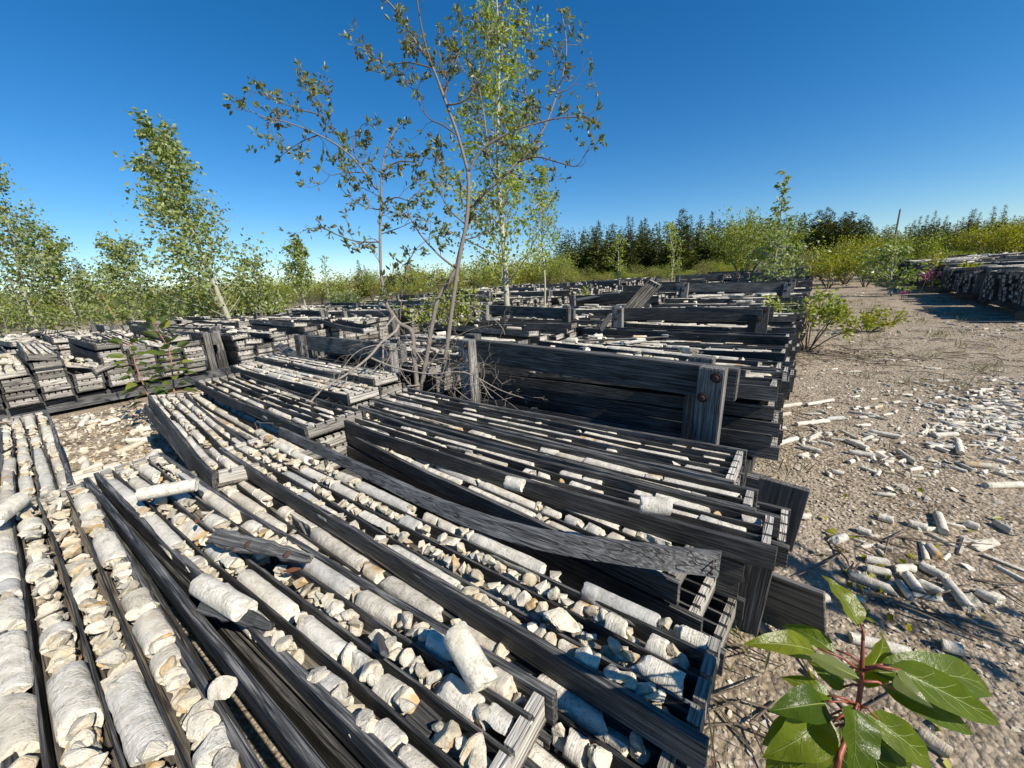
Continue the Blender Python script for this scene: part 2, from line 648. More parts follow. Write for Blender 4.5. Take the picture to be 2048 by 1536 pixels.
def chunk_variant(seed, npts=15, flat=1.0, bev=0.0):
    r_ = random.Random(seed)
    bm = bmesh.new()
    ax = (r_.uniform(0.75, 1.35), r_.uniform(0.65, 1.0), r_.uniform(0.5, 0.85) * flat)
    for _ in range(npts):
        v = Vector((r_.gauss(0, 1), r_.gauss(0, 1), r_.gauss(0, 1))).normalized() * r_.uniform(0.8, 1.05)
        bm.verts.new((v.x * ax[0], v.y * ax[1], v.z * ax[2]))
    bmesh.ops.convex_hull(bm, input=bm.verts[:])
    loose = [v for v in bm.verts if not v.link_faces]
    bmesh.ops.delete(bm, geom=loose, context='VERTS')
    bmesh.ops.dissolve_limit(bm, angle_limit=0.25, verts=bm.verts[:], edges=bm.edges[:])
    if bev:
        bmesh.ops.bevel(bm, geom=bm.edges[:], offset=bev, segments=2, affect='EDGES', clamp_overlap=True)
    bmesh.ops.triangulate(bm, faces=bm.faces[:])
    if bev:
        bmesh.ops.subdivide_edges(bm, edges=[e_ for e_ in bm.edges if e_.calc_length() > 0.5], cuts=2)
        bmesh.ops.triangulate(bm, faces=bm.faces[:])
        for v in bm.verts:
            d = noise.noise(v.co * 1.9 + Vector((seed, 0, 0))) * 0.07 + noise.noise(v.co * 4.5 + Vector((seed, 3, 0))) * 0.035
            v.co *= 1 + d
    bmesh.ops.recalc_face_normals(bm, faces=bm.faces[:])
    bm.verts.index_update()
    V = np.array([v.co[:] for v in bm.verts])
    T = np.array([[v.index for v in f.verts] for f in bm.faces])
    bm.free()
    return V, T, np.full(len(T), False)


CORE_HI = {}
for key, asp in (('stub', 0.9), ('short', 1.8), ('mid', 3.2), ('long', 5.6)):
    CORE_HI[key] = [core_variant(100 + 17 * i + len(key), 22, 11, asp * (0.85 + 0.05 * i), half=(i in (4, 7))) for i in range(8)]
CORE_LO = [core_variant(300 + i, 7, 4, [1.0, 2.0, 3.5, 5.0][i % 4], half=(i % 5 == 3), rough=0.03) for i in range(8)]
CHUNK_HI = [chunk_variant(500 + i, 16, bev=0.07) for i in range(10)]
CHUNK_LO = [chunk_variant(600 + i, 11) for i in range(8)]
FLAT_LO = [chunk_variant(700 + i, 10, flat=0.4) for i in range(6)]


def var_mesh(name, var, mat):
    return tri_mesh(name, var[0], var[1], [mat], var[2])


CORE_ME = {k: [var_mesh("core_piece", v, M['core']) for v in lst] for k, lst in CORE_HI.items()}
CHUNK_ME = [var_mesh("rock_chunk", v, M['rock']) for v in CHUNK_HI]

# ------------------------------------------------------------------ ground
def ground_material():
    m, nt, b = new_mat("gravel_ground")
    geo = N(nt, "ShaderNodeNewGeometry")
    pos = geo.outputs["Position"]
    v1 = N(nt, "ShaderNodeTexVoronoi")
    v1.inputs["Scale"].default_value = 75
    L(nt, pos, v1.inputs["Vector"])
    v2 = N(nt, "ShaderNodeTexVoronoi")
    v2.inputs["Scale"].default_value = 33
    L(nt, pos, v2.inputs["Vector"])
    sep = N(nt, "ShaderNodeSeparateColor")
    L(nt, v1.outputs["Color"], sep.inputs[0])
    c1 = ramp(nt, sep.outputs[0], [(0, (0.20, 0.155, 0.10)), (0.4, (0.38, 0.305, 0.215)), (0.75, (0.49, 0.405, 0.30)), (1.0, (0.64, 0.56, 0.45))])
    edge = ramp(nt, v1.outputs["Distance"], [(0.25, (1, 1, 1)), (0.75, (0.45, 0.42, 0.38))])
    c1 = mix_rgb(nt, 0.8, c1, edge, 'MULTIPLY')
    fine = noise_n(nt, pos, 60, 6, 0.7)
    big = noise_n(nt, pos, 0.9, 5, 0.6)
    mid = noise_n(nt, pos, 4.5, 5, 0.65)
    sandy = ramp(nt, fine, [(0.3, (0.23, 0.185, 0.13)), (0.7, (0.43, 0.36, 0.27))])
    f = ramp(nt, mathn(nt, 'ADD', mathn(nt, 'MULTIPLY', big, 0.6), mathn(nt, 'MULTIPLY', mid, 0.4)), [(0.42, (0, 0, 0)), (0.58, (1, 1, 1))])
    c = mix_rgb(nt, f, c1, sandy)
    dirt = ramp(nt, mid, [(0.36, (1, 1, 1)), (0.46, (0, 0, 0))])
    c = mix_rgb(nt, mathn(nt, 'MULTIPLY', dirt, 0.75), c, (0.105, 0.08, 0.058))
    pat = noise_n(nt, pos, 1.7, 6, 0.7)
    patf = ramp(nt, pat, [(0.30, (0.62, 0.59, 0.56)), (0.48, (1, 1, 1)), (0.7, (1.12, 1.1, 1.07))])
    c = mix_rgb(nt, 1.0, c, patf, 'MULTIPLY')
    rusty = ramp(nt, noise_n(nt, pos, 2.6, 3, 0.5), [(0.68, (0, 0, 0)), (0.78, (1, 1, 1))])
    c = mix_rgb(nt, mathn(nt, 'MULTIPLY', rusty, 0.5), c, (0.25, 0.12, 0.06))
    # scrub-covered land beyond the yard
    sx = N(nt, "ShaderNodeSeparateXYZ")
    L(nt, pos, sx.inputs[0])
    dist = N(nt, "ShaderNodeVectorMath")
    dist.operation = 'LENGTH'
    L(nt, pos, dist.inputs[0])
    far = ramp(nt, mathn(nt, 'DIVIDE', dist.outputs["Value"], 100.0), [(0.26, (0, 0, 0)), (0.40, (1, 1, 1))])
    c = mix_rgb(nt, far, c, (0.075, 0.075, 0.035))
    L(nt, c, b.inputs["Base Color"])
    b.inputs["Roughness"].default_value = 0.95
    b.inputs["Specular IOR Level"].default_value = 0.15
    h = mathn(nt, 'ADD', mathn(nt, 'MULTIPLY', v1.outputs["Distance"], -0.8), mathn(nt, 'MULTIPLY', fine, 0.8))
    h = mathn(nt, 'ADD', h, mathn(nt, 'MULTIPLY', v2.outputs["Distance"], -0.8))
    bp = N(nt, "ShaderNodeBump")
    bp.inputs["Strength"].default_value = 0.9
    bp.inputs["Distance"].default_value = 0.012
    L(nt, h, bp.inputs["Height"])
    L(nt, bp.outputs[0], b.inputs["Normal"])
    return m


def make_ground():
    xs = np.concatenate([[-4000, -1200, -400, -150, -70, -40, -25], np.arange(-16, 16.01, 0.4), [25, 40, 70, 150, 400, 1200, 4000]])
    ys = np.concatenate([[-4000, -1200, -400, -100, -30, -10], np.arange(-4, 31.01, 0.4), [40, 60, 100, 200, 400, 1200, 4000]])
    X, Y = np.meshgrid(xs, ys)
    Z = ground_np(X, Y)
    for i in range(X.shape[0]):
        for j in range(X.shape[1]):
            x, y = X[i, j], Y[i, j]
            if abs(x) < 30 and -10 < y < 45:
                Z[i, j] += 0.035 * noise.noise(Vector((x * 0.6, y * 0.6, 2.0))) + 0.012 * noise.noise(Vector((x * 1.9, y * 1.9, 7.0)))
    V = np.stack([X, Y, Z], -1).reshape(-1, 3)
    nx = len(xs)
    T = []
    for i in range(len(ys) - 1):
        for j in range(nx - 1):
            a_ = i * nx + j
            T += [(a_, a_ + 1, a_ + nx + 1), (a_, a_ + nx + 1, a_ + nx)]
    me = tri_mesh("ground", V, T, [ground_material()], np.ones(len(T), bool))
    o = bpy.data.objects.new("ground", me)
    COL.objects.link(o)
    tag(o, kind='structure')
    return o


make_ground()


def gz(x, y):
    z = ground(x, y)
    if abs(x) < 30 and -10 < y < 45:
        z += 0.035 * noise.noise(Vector((x * 0.6, y * 0.6, 2.0))) + 0.012 * noise.noise(Vector((x * 1.9, y * 1.9, 7.0)))
    return z


# ------------------------------------------------------------------ core boxes
BL, BW, BH = 1.84, 0.2, 0.058


def box_geo(L_=BL, W=BW, H=BH, rows=4, sag=0.012, seed=0, warp=0.006, rail_hi=1.0, nseg=12, left_bow=0.0, left_lift=0.0, no_rail=False, left_x=(0, 0)):
    """returns [(part name, MB, material key)], origin at the middle of the underside"""
    r_ = random.Random(seed)
    ph = [r_.uniform(0, 6.28) for _ in range(8)]
    out = []

    def sg(x):
        return -sag * (1 - (2 * x / L_) ** 2)

    def wv(x, k, amp=warp):
        return amp * math.sin(x * 2.3 + ph[k]) + amp * 0.5 * math.sin(x * 5.1 + ph[(k + 3) % 8])
    xs = [-L_ / 2 + L_ * i / nseg for i in range(nseg + 1)]
    b = MB()
    b.bar([(x, -W / 2 + 0.004, W / 2 - 0.004, sg(x), sg(x) + 0.008) for x in xs])
    out.append(('floor_board', b, 'floor'))
    for side in (-1, 1):
        if side == 1 and no_rail:
            continue
        b = MB()
        st = []
        for x in xs:
            x_ = x
            w = wv(x, 0 if side < 0 else 1)
            y = side * (W / 2 - 0.007) + w
            z0, z1 = sg(x) - 0.002, sg(x) + H * rail_hi + 0.002 * math.sin(x * 9 + ph[2]) + r_.uniform(-0.0012, 0.0012)
            if side < 0 and (left_bow or left_lift):
                t = (x + L_ / 2) / L_
                y += left_bow * math.sin(math.pi * min(1, t * 1.0))
                z0 += left_lift * max(0, t - 0.35) ** 2
                z1 += left_lift * max(0, t - 0.35) ** 2
            st.append((x_, y - 0.0075, y + 0.0075, z0, z1))
        st[0] = (st[0][0] - 0.004 - r_.uniform(0, 0.01),) + st[0][1:]
        st[-1] = (st[-1][0] + 0.004 + r_.uniform(0, 0.012),) + st[-1][1:]
        b.bar(st)
        out.append(('side_rail', b, 'rail'))
    divs = [-W / 2 + W * (i + 1) / rows for i in range(rows - 1)]
    for di, y0 in enumerate(divs):
        b = MB()
        st = []
        hh = H * r_.uniform(0.78, 0.92)
        for x in xs:
            y = y0 + wv(x, (di + 2) % 8, warp * 1.3)
            xx = max(-L_ / 2 + 0.006, min(L_ / 2 - 0.006, x))
            st.append((xx, y - 0.003, y + 0.003, sg(x) + 0.0085, sg(x) + hh + r_.uniform(-0.0015, 0.0015)))
        b.bar(st)
        out.append(('divider', b, 'rail'))
    for side in (-1, 1):
        b = MB()
        x0, x1 = side * (L_ / 2 - 0.018), side * (L_ / 2)
        if x0 > x1:
            x0, x1 = x1, x0
        top = H * r_.uniform(0.93, 1.02)
        ys = [-W / 2 + 0.016]
        prof = [(-W / 2 + 0.016, top)]
        for y0 in divs:
            prof += [(y0 - 0.005, top), (y0 - 0.005, top - 0.014), (y0 + 0.005, top - 0.014), (y0 + 0.005, top)]
        prof.append((W / 2 - 0.016, top))
        for k in range(len(prof) - 1):
            if prof[k + 1][0] - prof[k][0] < 1e-6:
                continue
        vs = []
        n = len(prof)
        for x in (x0, x1):
            vs += [(x, p[0], 0.0085) for p in prof] + [(x, p[0], p[1] + r_.uniform(-0.0006, 0.0006)) for p in prof]
        fs = []
        for k in range(n - 1):
            fs.append((k, n + k, n + k + 1, k + 1))
            o = 2 * n
            fs.append((o + k, o + k + 1, o + n + k + 1, o + n + k))
            fs.append((n + k, o + n + k, o + n + k + 1, n + k + 1))
            fs.append((k, k + 1, o + k + 1, o + k))
        fs.append((0, 2 * n, 3 * n, n))
        fs.append((n - 1, 2 * n - 1, 4 * n - 1, 3 * n - 1))
        b.add(vs, fs)
        out.append(('end_board', b, 'end'))
    return out


def build_box(mat, label, group=None, **kw):
    root = empty('core_box', mat)
    tag(root, label, 'core box', group)
    for name, b, mk in box_geo(**kw):
        me = b.mesh(name, M[mk])
        if name != 'end_board':
            bevel_mesh(me, 0.0016)
        o = bpy.data.objects.new(name, me)
        COL.objects.link(o)
        o.parent = root
    return root


# content bookkeeping: (kind, class, matrix, size, label, group)
CONTENT = []


def add_content(kind, cls, mat, size, label, group):
    CONTENT.append((kind, cls, mat, size, label, group))


ORD = ['first', 'second', 'third', 'fourth', 'fifth', 'sixth', 'seventh', 'eighth', 'ninth', 'tenth', 'eleventh', 'twelfth', 'thirteenth', 'fourteenth', 'fifteenth']


def fill_row(mat, y, x0, x1, r, sagf, desc, seed, p_core=0.5, zf=0.016, dens=1.0, longp=0.3, gaps=0.12, rowname='', pile=0.85, skip=None):
    r_ = random.Random(seed)
    x = x0 + r_.uniform(0, 0.02)
    while x < x1 - 0.02:
        if skip and skip[0] < x < skip[1]:
            x = skip[1]
            continue
        if r_.random() < gaps:
            x += r_.uniform(0.02, 0.08)
            continue
        if r_.random() < p_core:
            u = r_.random()
            cls = 'long' if u < longp else ('mid' if u < longp + 0.22 else ('short' if u < longp * 0.4 + 0.62 else 'stub'))
            asp = {'long': 5.6, 'mid': 3.2, 'short': 1.8, 'stub': 0.9}[cls]
            half = asp * r
            if x + 2 * half > x1:
                cls, half = 'short', 1.8 * r
                if x + 2 * half > x1:
                    cls, half = 'stub', 0.9 * r
            rr = r * r_.uniform(0.93, 1.04)
            lm = Matrix.Translation((x + half, y + r_.uniform(-0.12, 0.12) * r, zf + sagf(x + half) + rr * r_.uniform(0.95, 1.08))) @ \
                Euler((r_.uniform(0, 6.28), r_.uniform(-0.03, 0.03), r_.uniform(-0.09, 0.09) / asp)).to_matrix().to_4x4() @ Matrix.Scale(rr, 4)
            word = {'long': 'long', 'mid': 'mid-length', 'short': 'short', 'stub': 'stubby'}[cls]
            add_content('core', cls, mat @ lm, half * 2 * rr * 2, f"{word} core piece in {rowname} of {desc}", f"{word} core pieces in {rowname} of {desc}")
            x += 2 * half * r_.uniform(0.93, 1.08)
        else:
            step = r * r_.uniform(0.55, 1.1)
            for layer in range(2 if r_.random() < pile else 1):
                s = r * r_.uniform(0.62, 1.08) * (1.0 if layer else 1)
                lm = Matrix.Translation((x + step / 2 + r_.uniform(-0.3, 0.3) * r, y + r_.uniform(-0.12, 0.12) * r,
                                         zf + 0.004 + sagf(x) + s * 0.6 + layer * r * 0.95)) @ \
                    Euler((r_.uniform(-0.5, 0.5), r_.uniform(-0.5, 0.5), r_.uniform(0, 6.28))).to_matrix().to_4x4() @ Matrix.Scale(s, 4)
                size_word = 'large' if s > r * 0.8 else ('small' if s < r * 0.62 else 'middling')
                add_content('rock', 0, mat @ lm, s * s * 3, f"{size_word} broken stone in {rowname} of {desc}", f"{size_word} broken stones in {rowname} of {desc}")
            for _q in range(r_.choice([1, 2, 3])):
                s = r * r_.uniform(0.2, 0.45)
                lm = Matrix.Translation((x + r_.uniform(0, step), y + r_.uniform(-0.6, 0.6) * r, zf + sagf(x) + s * 0.6)) @ \
                    Euler((r_.uniform(-1, 1), r_.uniform(-1, 1), r_.uniform(0, 6.28))).to_matrix().to_4x4() @ Matrix.Scale(s, 4)
                add_content('crumb', 0, mat @ lm, s * s, '', '')
            x += step * 0.85


def fill_box(mat, desc, W=BW, L_=BL, rows=4, sag=0.012, seed=0, p_core=(0.5,) * 8, r=None, **kw):
    rr = r or (W / rows * 0.40)
    for k in range(rows):
        y = -W / 2 + W * (k + 0.5) / rows
        pc = p_core[k % len(p_core)]
        fill_row(mat, y, -L_ / 2 + 0.03, L_ / 2 - 0.03, rr, lambda x: -sag * (1 - (2 * x / L_) ** 2), desc, seed * 31 + k, pc,
                 rowname=f"the {ORD[k]} row", **kw)


def place(xc, yc, ztop, H=BH, yaw=0.0, roll=0.0, pitch=0.0):
    return Matrix.Translation((xc, yc, ztop - H)) @ Euler((math.radians(roll), math.radians(pitch), math.radians(yaw))).to_matrix().to_4x4()


# --- the near stack, box by box (label, name used for its rows, placement, geometry, filling)
NEAR = [
    # label, description for its content, placement, geometry, filling
    ("open core box of fat round cores between thin dividers, bottom corner of the photo", "the box of fat round cores",
     dict(xc=-1.12, yc=-0.05, ztop=0.375, yaw=0.6), dict(W=0.235, rows=4, sag=0.012, warp=0.004, seed=1, left_bow=0.012), dict(p_core=(0.5, 0.14, 0.15, 0.22), r=0.0255, longp=0.0, gaps=0.02, dens=1)),
    ("core box with a bowed dark rail and a loose core lying across its rows", "the box with the bowed rail",
     dict(xc=-1.17, yc=0.232, ztop=0.385, yaw=3.0), dict(W=0.205, rows=4, sag=0.02, seed=2, left_bow=0.006, warp=0.003), dict(p_core=(0.16, 0.15, 0.1, 0.22), r=0.0215, longp=0.3, gaps=0.04)),
    ("lower core box of small stones half hidden in shade beside the bowed rail box", "the shaded lower box",
     dict(xc=-1.0, yc=0.40, ztop=0.325, yaw=0.5), dict(W=0.21, rows=4, sag=0.01, seed=3), dict(p_core=(0.2, 0.2, 0.25, 0.2), r=0.02, gaps=0.1)),
    ("core box with three notches in its pale end board and tan cores", "the box with the pale notched end",
     dict(xc=-0.985, yc=0.535, ztop=0.385, yaw=0.2), dict(W=0.195, rows=4, sag=0.014, seed=4, warp=0.004, no_rail=True, L_=1.86), dict(p_core=(0.07, 0.08, 0.07, 0.10), r=0.0205, longp=0.15, gaps=0.04)),
    ("long dark core box set askew under the dark railed box with a stub", "the askew dark box",
     dict(xc=-1.085, yc=0.952, ztop=0.325, yaw=-4.4), dict(W=0.2, rows=4, sag=0.012, seed=5), dict(p_core=(0.5,) * 4, r=0.02)),
    ("dark railed core box with a single core stub resting on its rail", "the top dark box",
     dict(xc=-0.93, yc=0.993, ztop=0.387, yaw=0.7), dict(W=0.155, rows=3, sag=0.018, seed=6), dict(p_core=(0.6,) * 3, r=0.019, gaps=0.35, zf=0.007, pile=0.25)),
    ("narrow core box squeezed between the top dark box and the five row box", "the narrow box",
     dict(xc=-0.985, yc=1.132, ztop=0.388, yaw=0.3), dict(W=0.112, rows=2, sag=0.012, seed=7), dict(p_core=(0.6,) * 2, r=0.019, gaps=0.15, zf=0.007, pile=0.25)),
    ("core box in front of the first crossbeam with five thin rows of tan cores", "the five row box",
     dict(xc=-1.045, yc=1.325, ztop=0.392, yaw=0.0), dict(W=0.26, rows=5, sag=0.012, seed=8), dict(p_core=(0.55,) * 5, r=0.0185, longp=0.3, gaps=0.35, zf=0.007, pile=0.25)),
    ("core box one layer down whose end sticks out toward the path", "the jutting box",
     dict(xc=-0.90, yc=1.16, ztop=0.318, yaw=0.2), dict(W=0.2, rows=4, sag=0.004, seed=9), dict(p_core=(0.5,) * 4, r=0.019, gaps=0.4)),
    # second rack, near part
    ("core box of close packed stones lying alone beyond the fat core box", "the box of slabby grey stones",
     dict(xc=-3.05, yc=-0.06, ztop=0.335, yaw=-0.5), dict(W=0.2, rows=4, sag=0.05, seed=10, warp=0.009), dict(p_core=(0.15,) * 4, r=0.021, gaps=0.02)),
    ("tilted core box on two layers beside the stony gap", "the tilted box",
     dict(xc=-2.56, yc=0.50, ztop=0.375, yaw=-4.5, roll=-9), dict(W=0.2, rows=4, sag=0.012, seed=12), dict(p_core=(0.5,) * 4, r=0.018, gaps=0.2)),
    ("lower of two tilted core boxes by the stony gap, only its long rail showing", "the lower tipped box",
     dict(xc=-2.58, yc=0.487, ztop=0.316, yaw=-4.2, roll=-9), dict(W=0.2, rows=4, sag=0.012, seed=18), dict(p_core=(0.4,) * 4, r=0.016, gaps=0.9)),
    ("shaded core box lying low between the tilted box and the six row box", "the low shaded box",
     dict(xc=-2.65, yc=0.73, ztop=0.31, yaw=-2), dict(W=0.2, rows=3, sag=0.02, seed=13), dict(p_core=(0.5, 0.5, 0.4), r=0.023, gaps=0.1, zf=0.007, pile=0.25)),
    ("wide six row core box under the bent dead branch", "the six row box",
     dict(xc=-2.68, yc=0.90, ztop=0.405, yaw=-2.0), dict(W=0.30, rows=6, sag=0.015, seed=14), dict(p_core=(0.5,) * 6, r=0.018, gaps=0.4, zf=0.007, pile=0.25)),
    ("core box behind the six row box, heaped with rubble to its rail tops", "the heaped box",
     dict(xc=-2.9, yc=1.18, ztop=0.44, yaw=-1.0), dict(W=0.22, rows=4, sag=0.01, seed=15), dict(p_core=(0.3,) * 4, r=0.021, gaps=0.1, pile=0.8)),
    ("core box set back against the second rack's first crossbeam", "the box against the crossbeam",
     dict(xc=-3.0, yc=1.40, ztop=0.47, yaw=-0.5), dict(W=0.2, rows=4, sag=0.01, seed=16), dict(p_core=(0.5,) * 4, r=0.019)),
]
SUPPORT = []          # hidden and lower boxes go in as generic stack boxes: (matrix, variant)
for label, desc, pl, geo_, fl in NEAR:
    mt = place(**pl)
    build_box(mt, label, None, **geo_)
    fill_box(mt, desc, W=geo_.get('W', BW), L_=geo_.get('L_', BL), rows=geo_['rows'], sag=geo_['sag'], seed=geo_['seed'], **fl)

# ------------------------------------------------------------------ box prototypes for the stacks
VARS = []
for i in range(6):
    rows = [4, 4, 5, 4, 3, 5][i]
    VARS.append(dict(rows=rows, sag=[0.006, 0.014, 0.0, 0.02, 0.01, 0.004][i], seed=40 + i, warp=0.004, nseg=6))
PROTO = []
for i, kw in enumerate(VARS):
    parts = []
    for name, b, mk in box_geo(**kw):
        parts.append((name, b.mesh(name, M[mk]), mk))
    PROTO.append(parts)


def proto_tri(i):
    V, T, mi, o = [], [], [], 0
    keys = ['floor', 'rail', 'end']
    for name, me, mk in PROTO[i]:
        me.calc_loop_triangles()
        vs = [v.co[:] for v in me.vertices]
        V += vs
        for t in me.loop_triangles:
            T.append([o + k for k in t.vertices])
            mi.append(keys.index(mk))
        o += len(vs)
    return np.array(V), np.array(T), np.array(mi)


PTRI = []
for i in range(6):
    lo = dict(VARS[i])
    lo['nseg'] = 2
    V, T, mi, o = [], [], [], 0
    for name, b, mk in box_geo(**lo):
        me = b.mesh('tmp', M[mk])
        me.calc_loop_triangles()
        V += [v.co[:] for v in me.vertices]
        for t in me.loop_triangles:
            T.append([o + k for k in t.vertices])
            mi.append(['floor', 'rail', 'end'].index(mk))
        o += len(me.vertices)
        bpy.data.meshes.remove(me)
    PTRI.append((np.array(V), np.array(T), np.array(mi)))

# racks: name for labels, x of the path-side end, rotation, ground line, list of bays (y0, y1)
RACKS = [
    dict(name='the rack beside the path', x1=-0.06, rot=0.0, y0=1.75, n=9, pre=True),
    dict(name='the second rack from the path', x1=-2.25, rot=0.0, y0=1.80, n=8, pre=True),
    dict(name='the rack across the stony gap', x1=-5.52, rot=1.5, y0=1.55, n=7, pre=True),
    dict(name='the rack behind the stony gap rack', x1=-7.75, rot=1.5, y0=1.45, n=7, pre=True),
    dict(name='the rack nearest the poplars', x1=-10.6, rot=2.0, y0=1.3, n=6, pre=True),
    dict(name='the rack over the path', x1=4.3, rot=0.0, y0=8.4, n=7, pre=False),
    dict(name='the second rack over the path', x1=7.0, rot=0.0, y0=12.0, n=6, pre=False),
]
PITCH = 2.75
GEN = []      # generic boxes: dict(mat, var, rack, bay, stack, layer, top, exposed)
FRAMES = []


def rack_mat(R):
    return Matrix.Translation((R['x1'], 0, 0)) @ Matrix.Rotation(math.radians(R['rot']), 4, 'Z')


for ri, R in enumerate(RACKS):
    rm = rack_mat(R)
    r_ = random.Random(70 + ri)
    ys = [R['y0'] + PITCH * k for k in range(R['n'])]
    for k, y in enumerate(ys):
        FRAMES.append((ri, k, y))
    bays = []
    if R['pre']:
        bays.append((-1, R['y0'] - PITCH + 0.22, R['y0'] - 0.14))
    for k in range(R['n']):
        bays.append((k, ys[k] + 0.14, ys[k] + PITCH - 0.14))
    for (bk, ya, yb) in bays:
        y = ya + 0.1
        si = 0
        base_n = r_.choice([4, 5, 5])
        if ri in (2, 3, 4):
            base_n = r_.choice([5, 6, 6])
        if ri >= 5:
            base_n = r_.choice([7, 8])
        if ri == 0 and bk == 0:
            base_n = 4
        while y < yb - 0.08:
            # the near part of the first two racks is built by hand, keep only its supports there
            hand = (ri == 0 and bk == -1) or (ri == 1 and bk == -1)
            n = base_n + r_.choice([-1, 0, 0, 0, 1])
            if ri in (2, 3) and bk == -1:
                n = 6 + r_.choice([0, 0, 1])
            if ri == 0 and bk == 0 and si < 3:
                n = 5
            if r_.random() < (0.06 if ri in (0, 5) else 0.16) and not (ri == 0 and bk <= 0):
                n = max(2, n - 2)
            if hand:
                n = 0
            w = BW * r_.uniform(0.98, 1.04)
            xs0 = r_.uniform(-0.05, 0.03)
            lean = r_.uniform(-0.012, 0.008)
            z = 0.17
            for l in range(n):
                zz = z + l * (BH + 0.001)
                top = l == n - 1
                dx = xs0 + lean * l + r_.uniform(-0.02, 0.02)
                yaw = r_.uniform(-0.6, 0.6) + (r_.uniform(-2.5, 2.5) if top else 0)
                roll = r_.uniform(-5, 5) if top and r_.random() < 0.4 else 0
                if top and r_.random() < (0.12 if ri in (0, 5) else 0.3) and not (ri == 0 and bk == 0 and si < 2):
                    yaw += r_.uniform(-13, 13)
                    roll = r_.uniform(-16, 16)
                    dx += r_.uniform(-0.15, 0.05)
                pt = r_.uniform(-0.4, 0.4) + (r_.uniform(-1.2, 1.2) if top and r_.random() < 0.3 else 0)
                loc = rm @ Vector((-BL / 2 + dx, y, 0))
                zz += gz(loc.x, loc.y)
                mt = Matrix.Translation((loc.x, loc.y, zz + (0.012 if roll else 0))) @ Euler((math.radians(roll), math.radians(pt), math.radians(R['rot'] + yaw))).to_matrix().to_4x4()
                GEN.append(dict(mat=mt, var=r_.randrange(6), rack=ri, bay=bk, stack=si, layer=l, n=n, top=top, c=Vector((loc.x, loc.y, zz))))
            y += w + r_.uniform(0.002, 0.018)
            si += 1

# supports under the hand-built near boxes
for label, desc, pl, geo_, fl in NEAR:
    if pl.get('roll'):
        continue
    r_ = random.Random(geo_['seed'] + 500)
    z = pl['ztop'] - BH - geo_['sag'] - 0.004
    l = 0
    tops = [pl['ztop']]
    while z - BH > 0.10:
        z -= BH + 0.001
        dxs = 0.05 * (l + 1) if 'askew' in desc else (-0.06 if 'dark box' in desc or 'jutting' in desc else r_.uniform(-0.03, 0.03))
        mt = Matrix.Translation((pl['xc'] + dxs, pl['yc'] + r_.uniform(-0.008, 0.008) + (0.05 if 'top dark' in desc else (0.03 if 'fat round' in desc else 0)), z)) @ Matrix.Rotation(math.radians(r_.uniform(-1, 1) * 0.3 + pl['yaw']), 4, 'Z')
        GEN.append(dict(mat=mt, var=r_.choice([2, 5]), rack=-1, bay=l, stack=desc, layer=l, n=9, top=False, c=Vector((pl['xc'], pl['yc'], z))))
        l += 1

# rank the generic boxes by how much of them shows
topz = {}
for g in GEN:
    topz[(g['rack'], g['bay'], g['stack'])] = max(topz.get((g['rack'], g['bay'], g['stack']), 0), g['layer'])
for g in GEN:
    q = proj(g['mat'] @ Vector((0, 0, BH)))
    e1, e2 = proj(g['mat'] @ Vector((BL / 2, 0, 0.03))), proj(g['mat'] @ Vector((-BL / 2, 0, 0.03)))
    infr = any(t is not None and -60 < t[0] < 2100 and -60 < t[1] < 1580 for t in (q, e1, e2))
    if not infr or q is None:
        g['score'] = 0
        continue
    d = max(0.6, q[2])
    s = 0.0
    if g['top']:
        s += 0.37 * max(0.05, (CAMZ - g['c'].z)) / d + 0.03
    if g['rack'] == -1:
        s += 0.004
    else:
        prev = topz.get((g['rack'], g['bay'], g['stack'] - 1), -1)
        if g['layer'] > prev:
            s += 0.05 * (1.0 if g['stack'] > 0 else 0.8)
        if g['rack'] in (2, 3, 4):
            s += 0.011
        if g['rack'] == 0:
            s += 0.002
    g['score'] = s / d ** 2
order = sorted([g for g in GEN if g['score'] > 0], key=lambda g: -g['score'])
n_ind = 300 - len(NEAR) - 4
IND = order[:n_ind]
for g in IND:
    g['ind'] = True
BAYN = {-1: 'before the first crossbeam', 0: 'behind the first crossbeam'}


def bay_name(k):
    if k in BAYN:
        return BAYN[k]
    return f"behind the {ORD[k]} crossbeam"


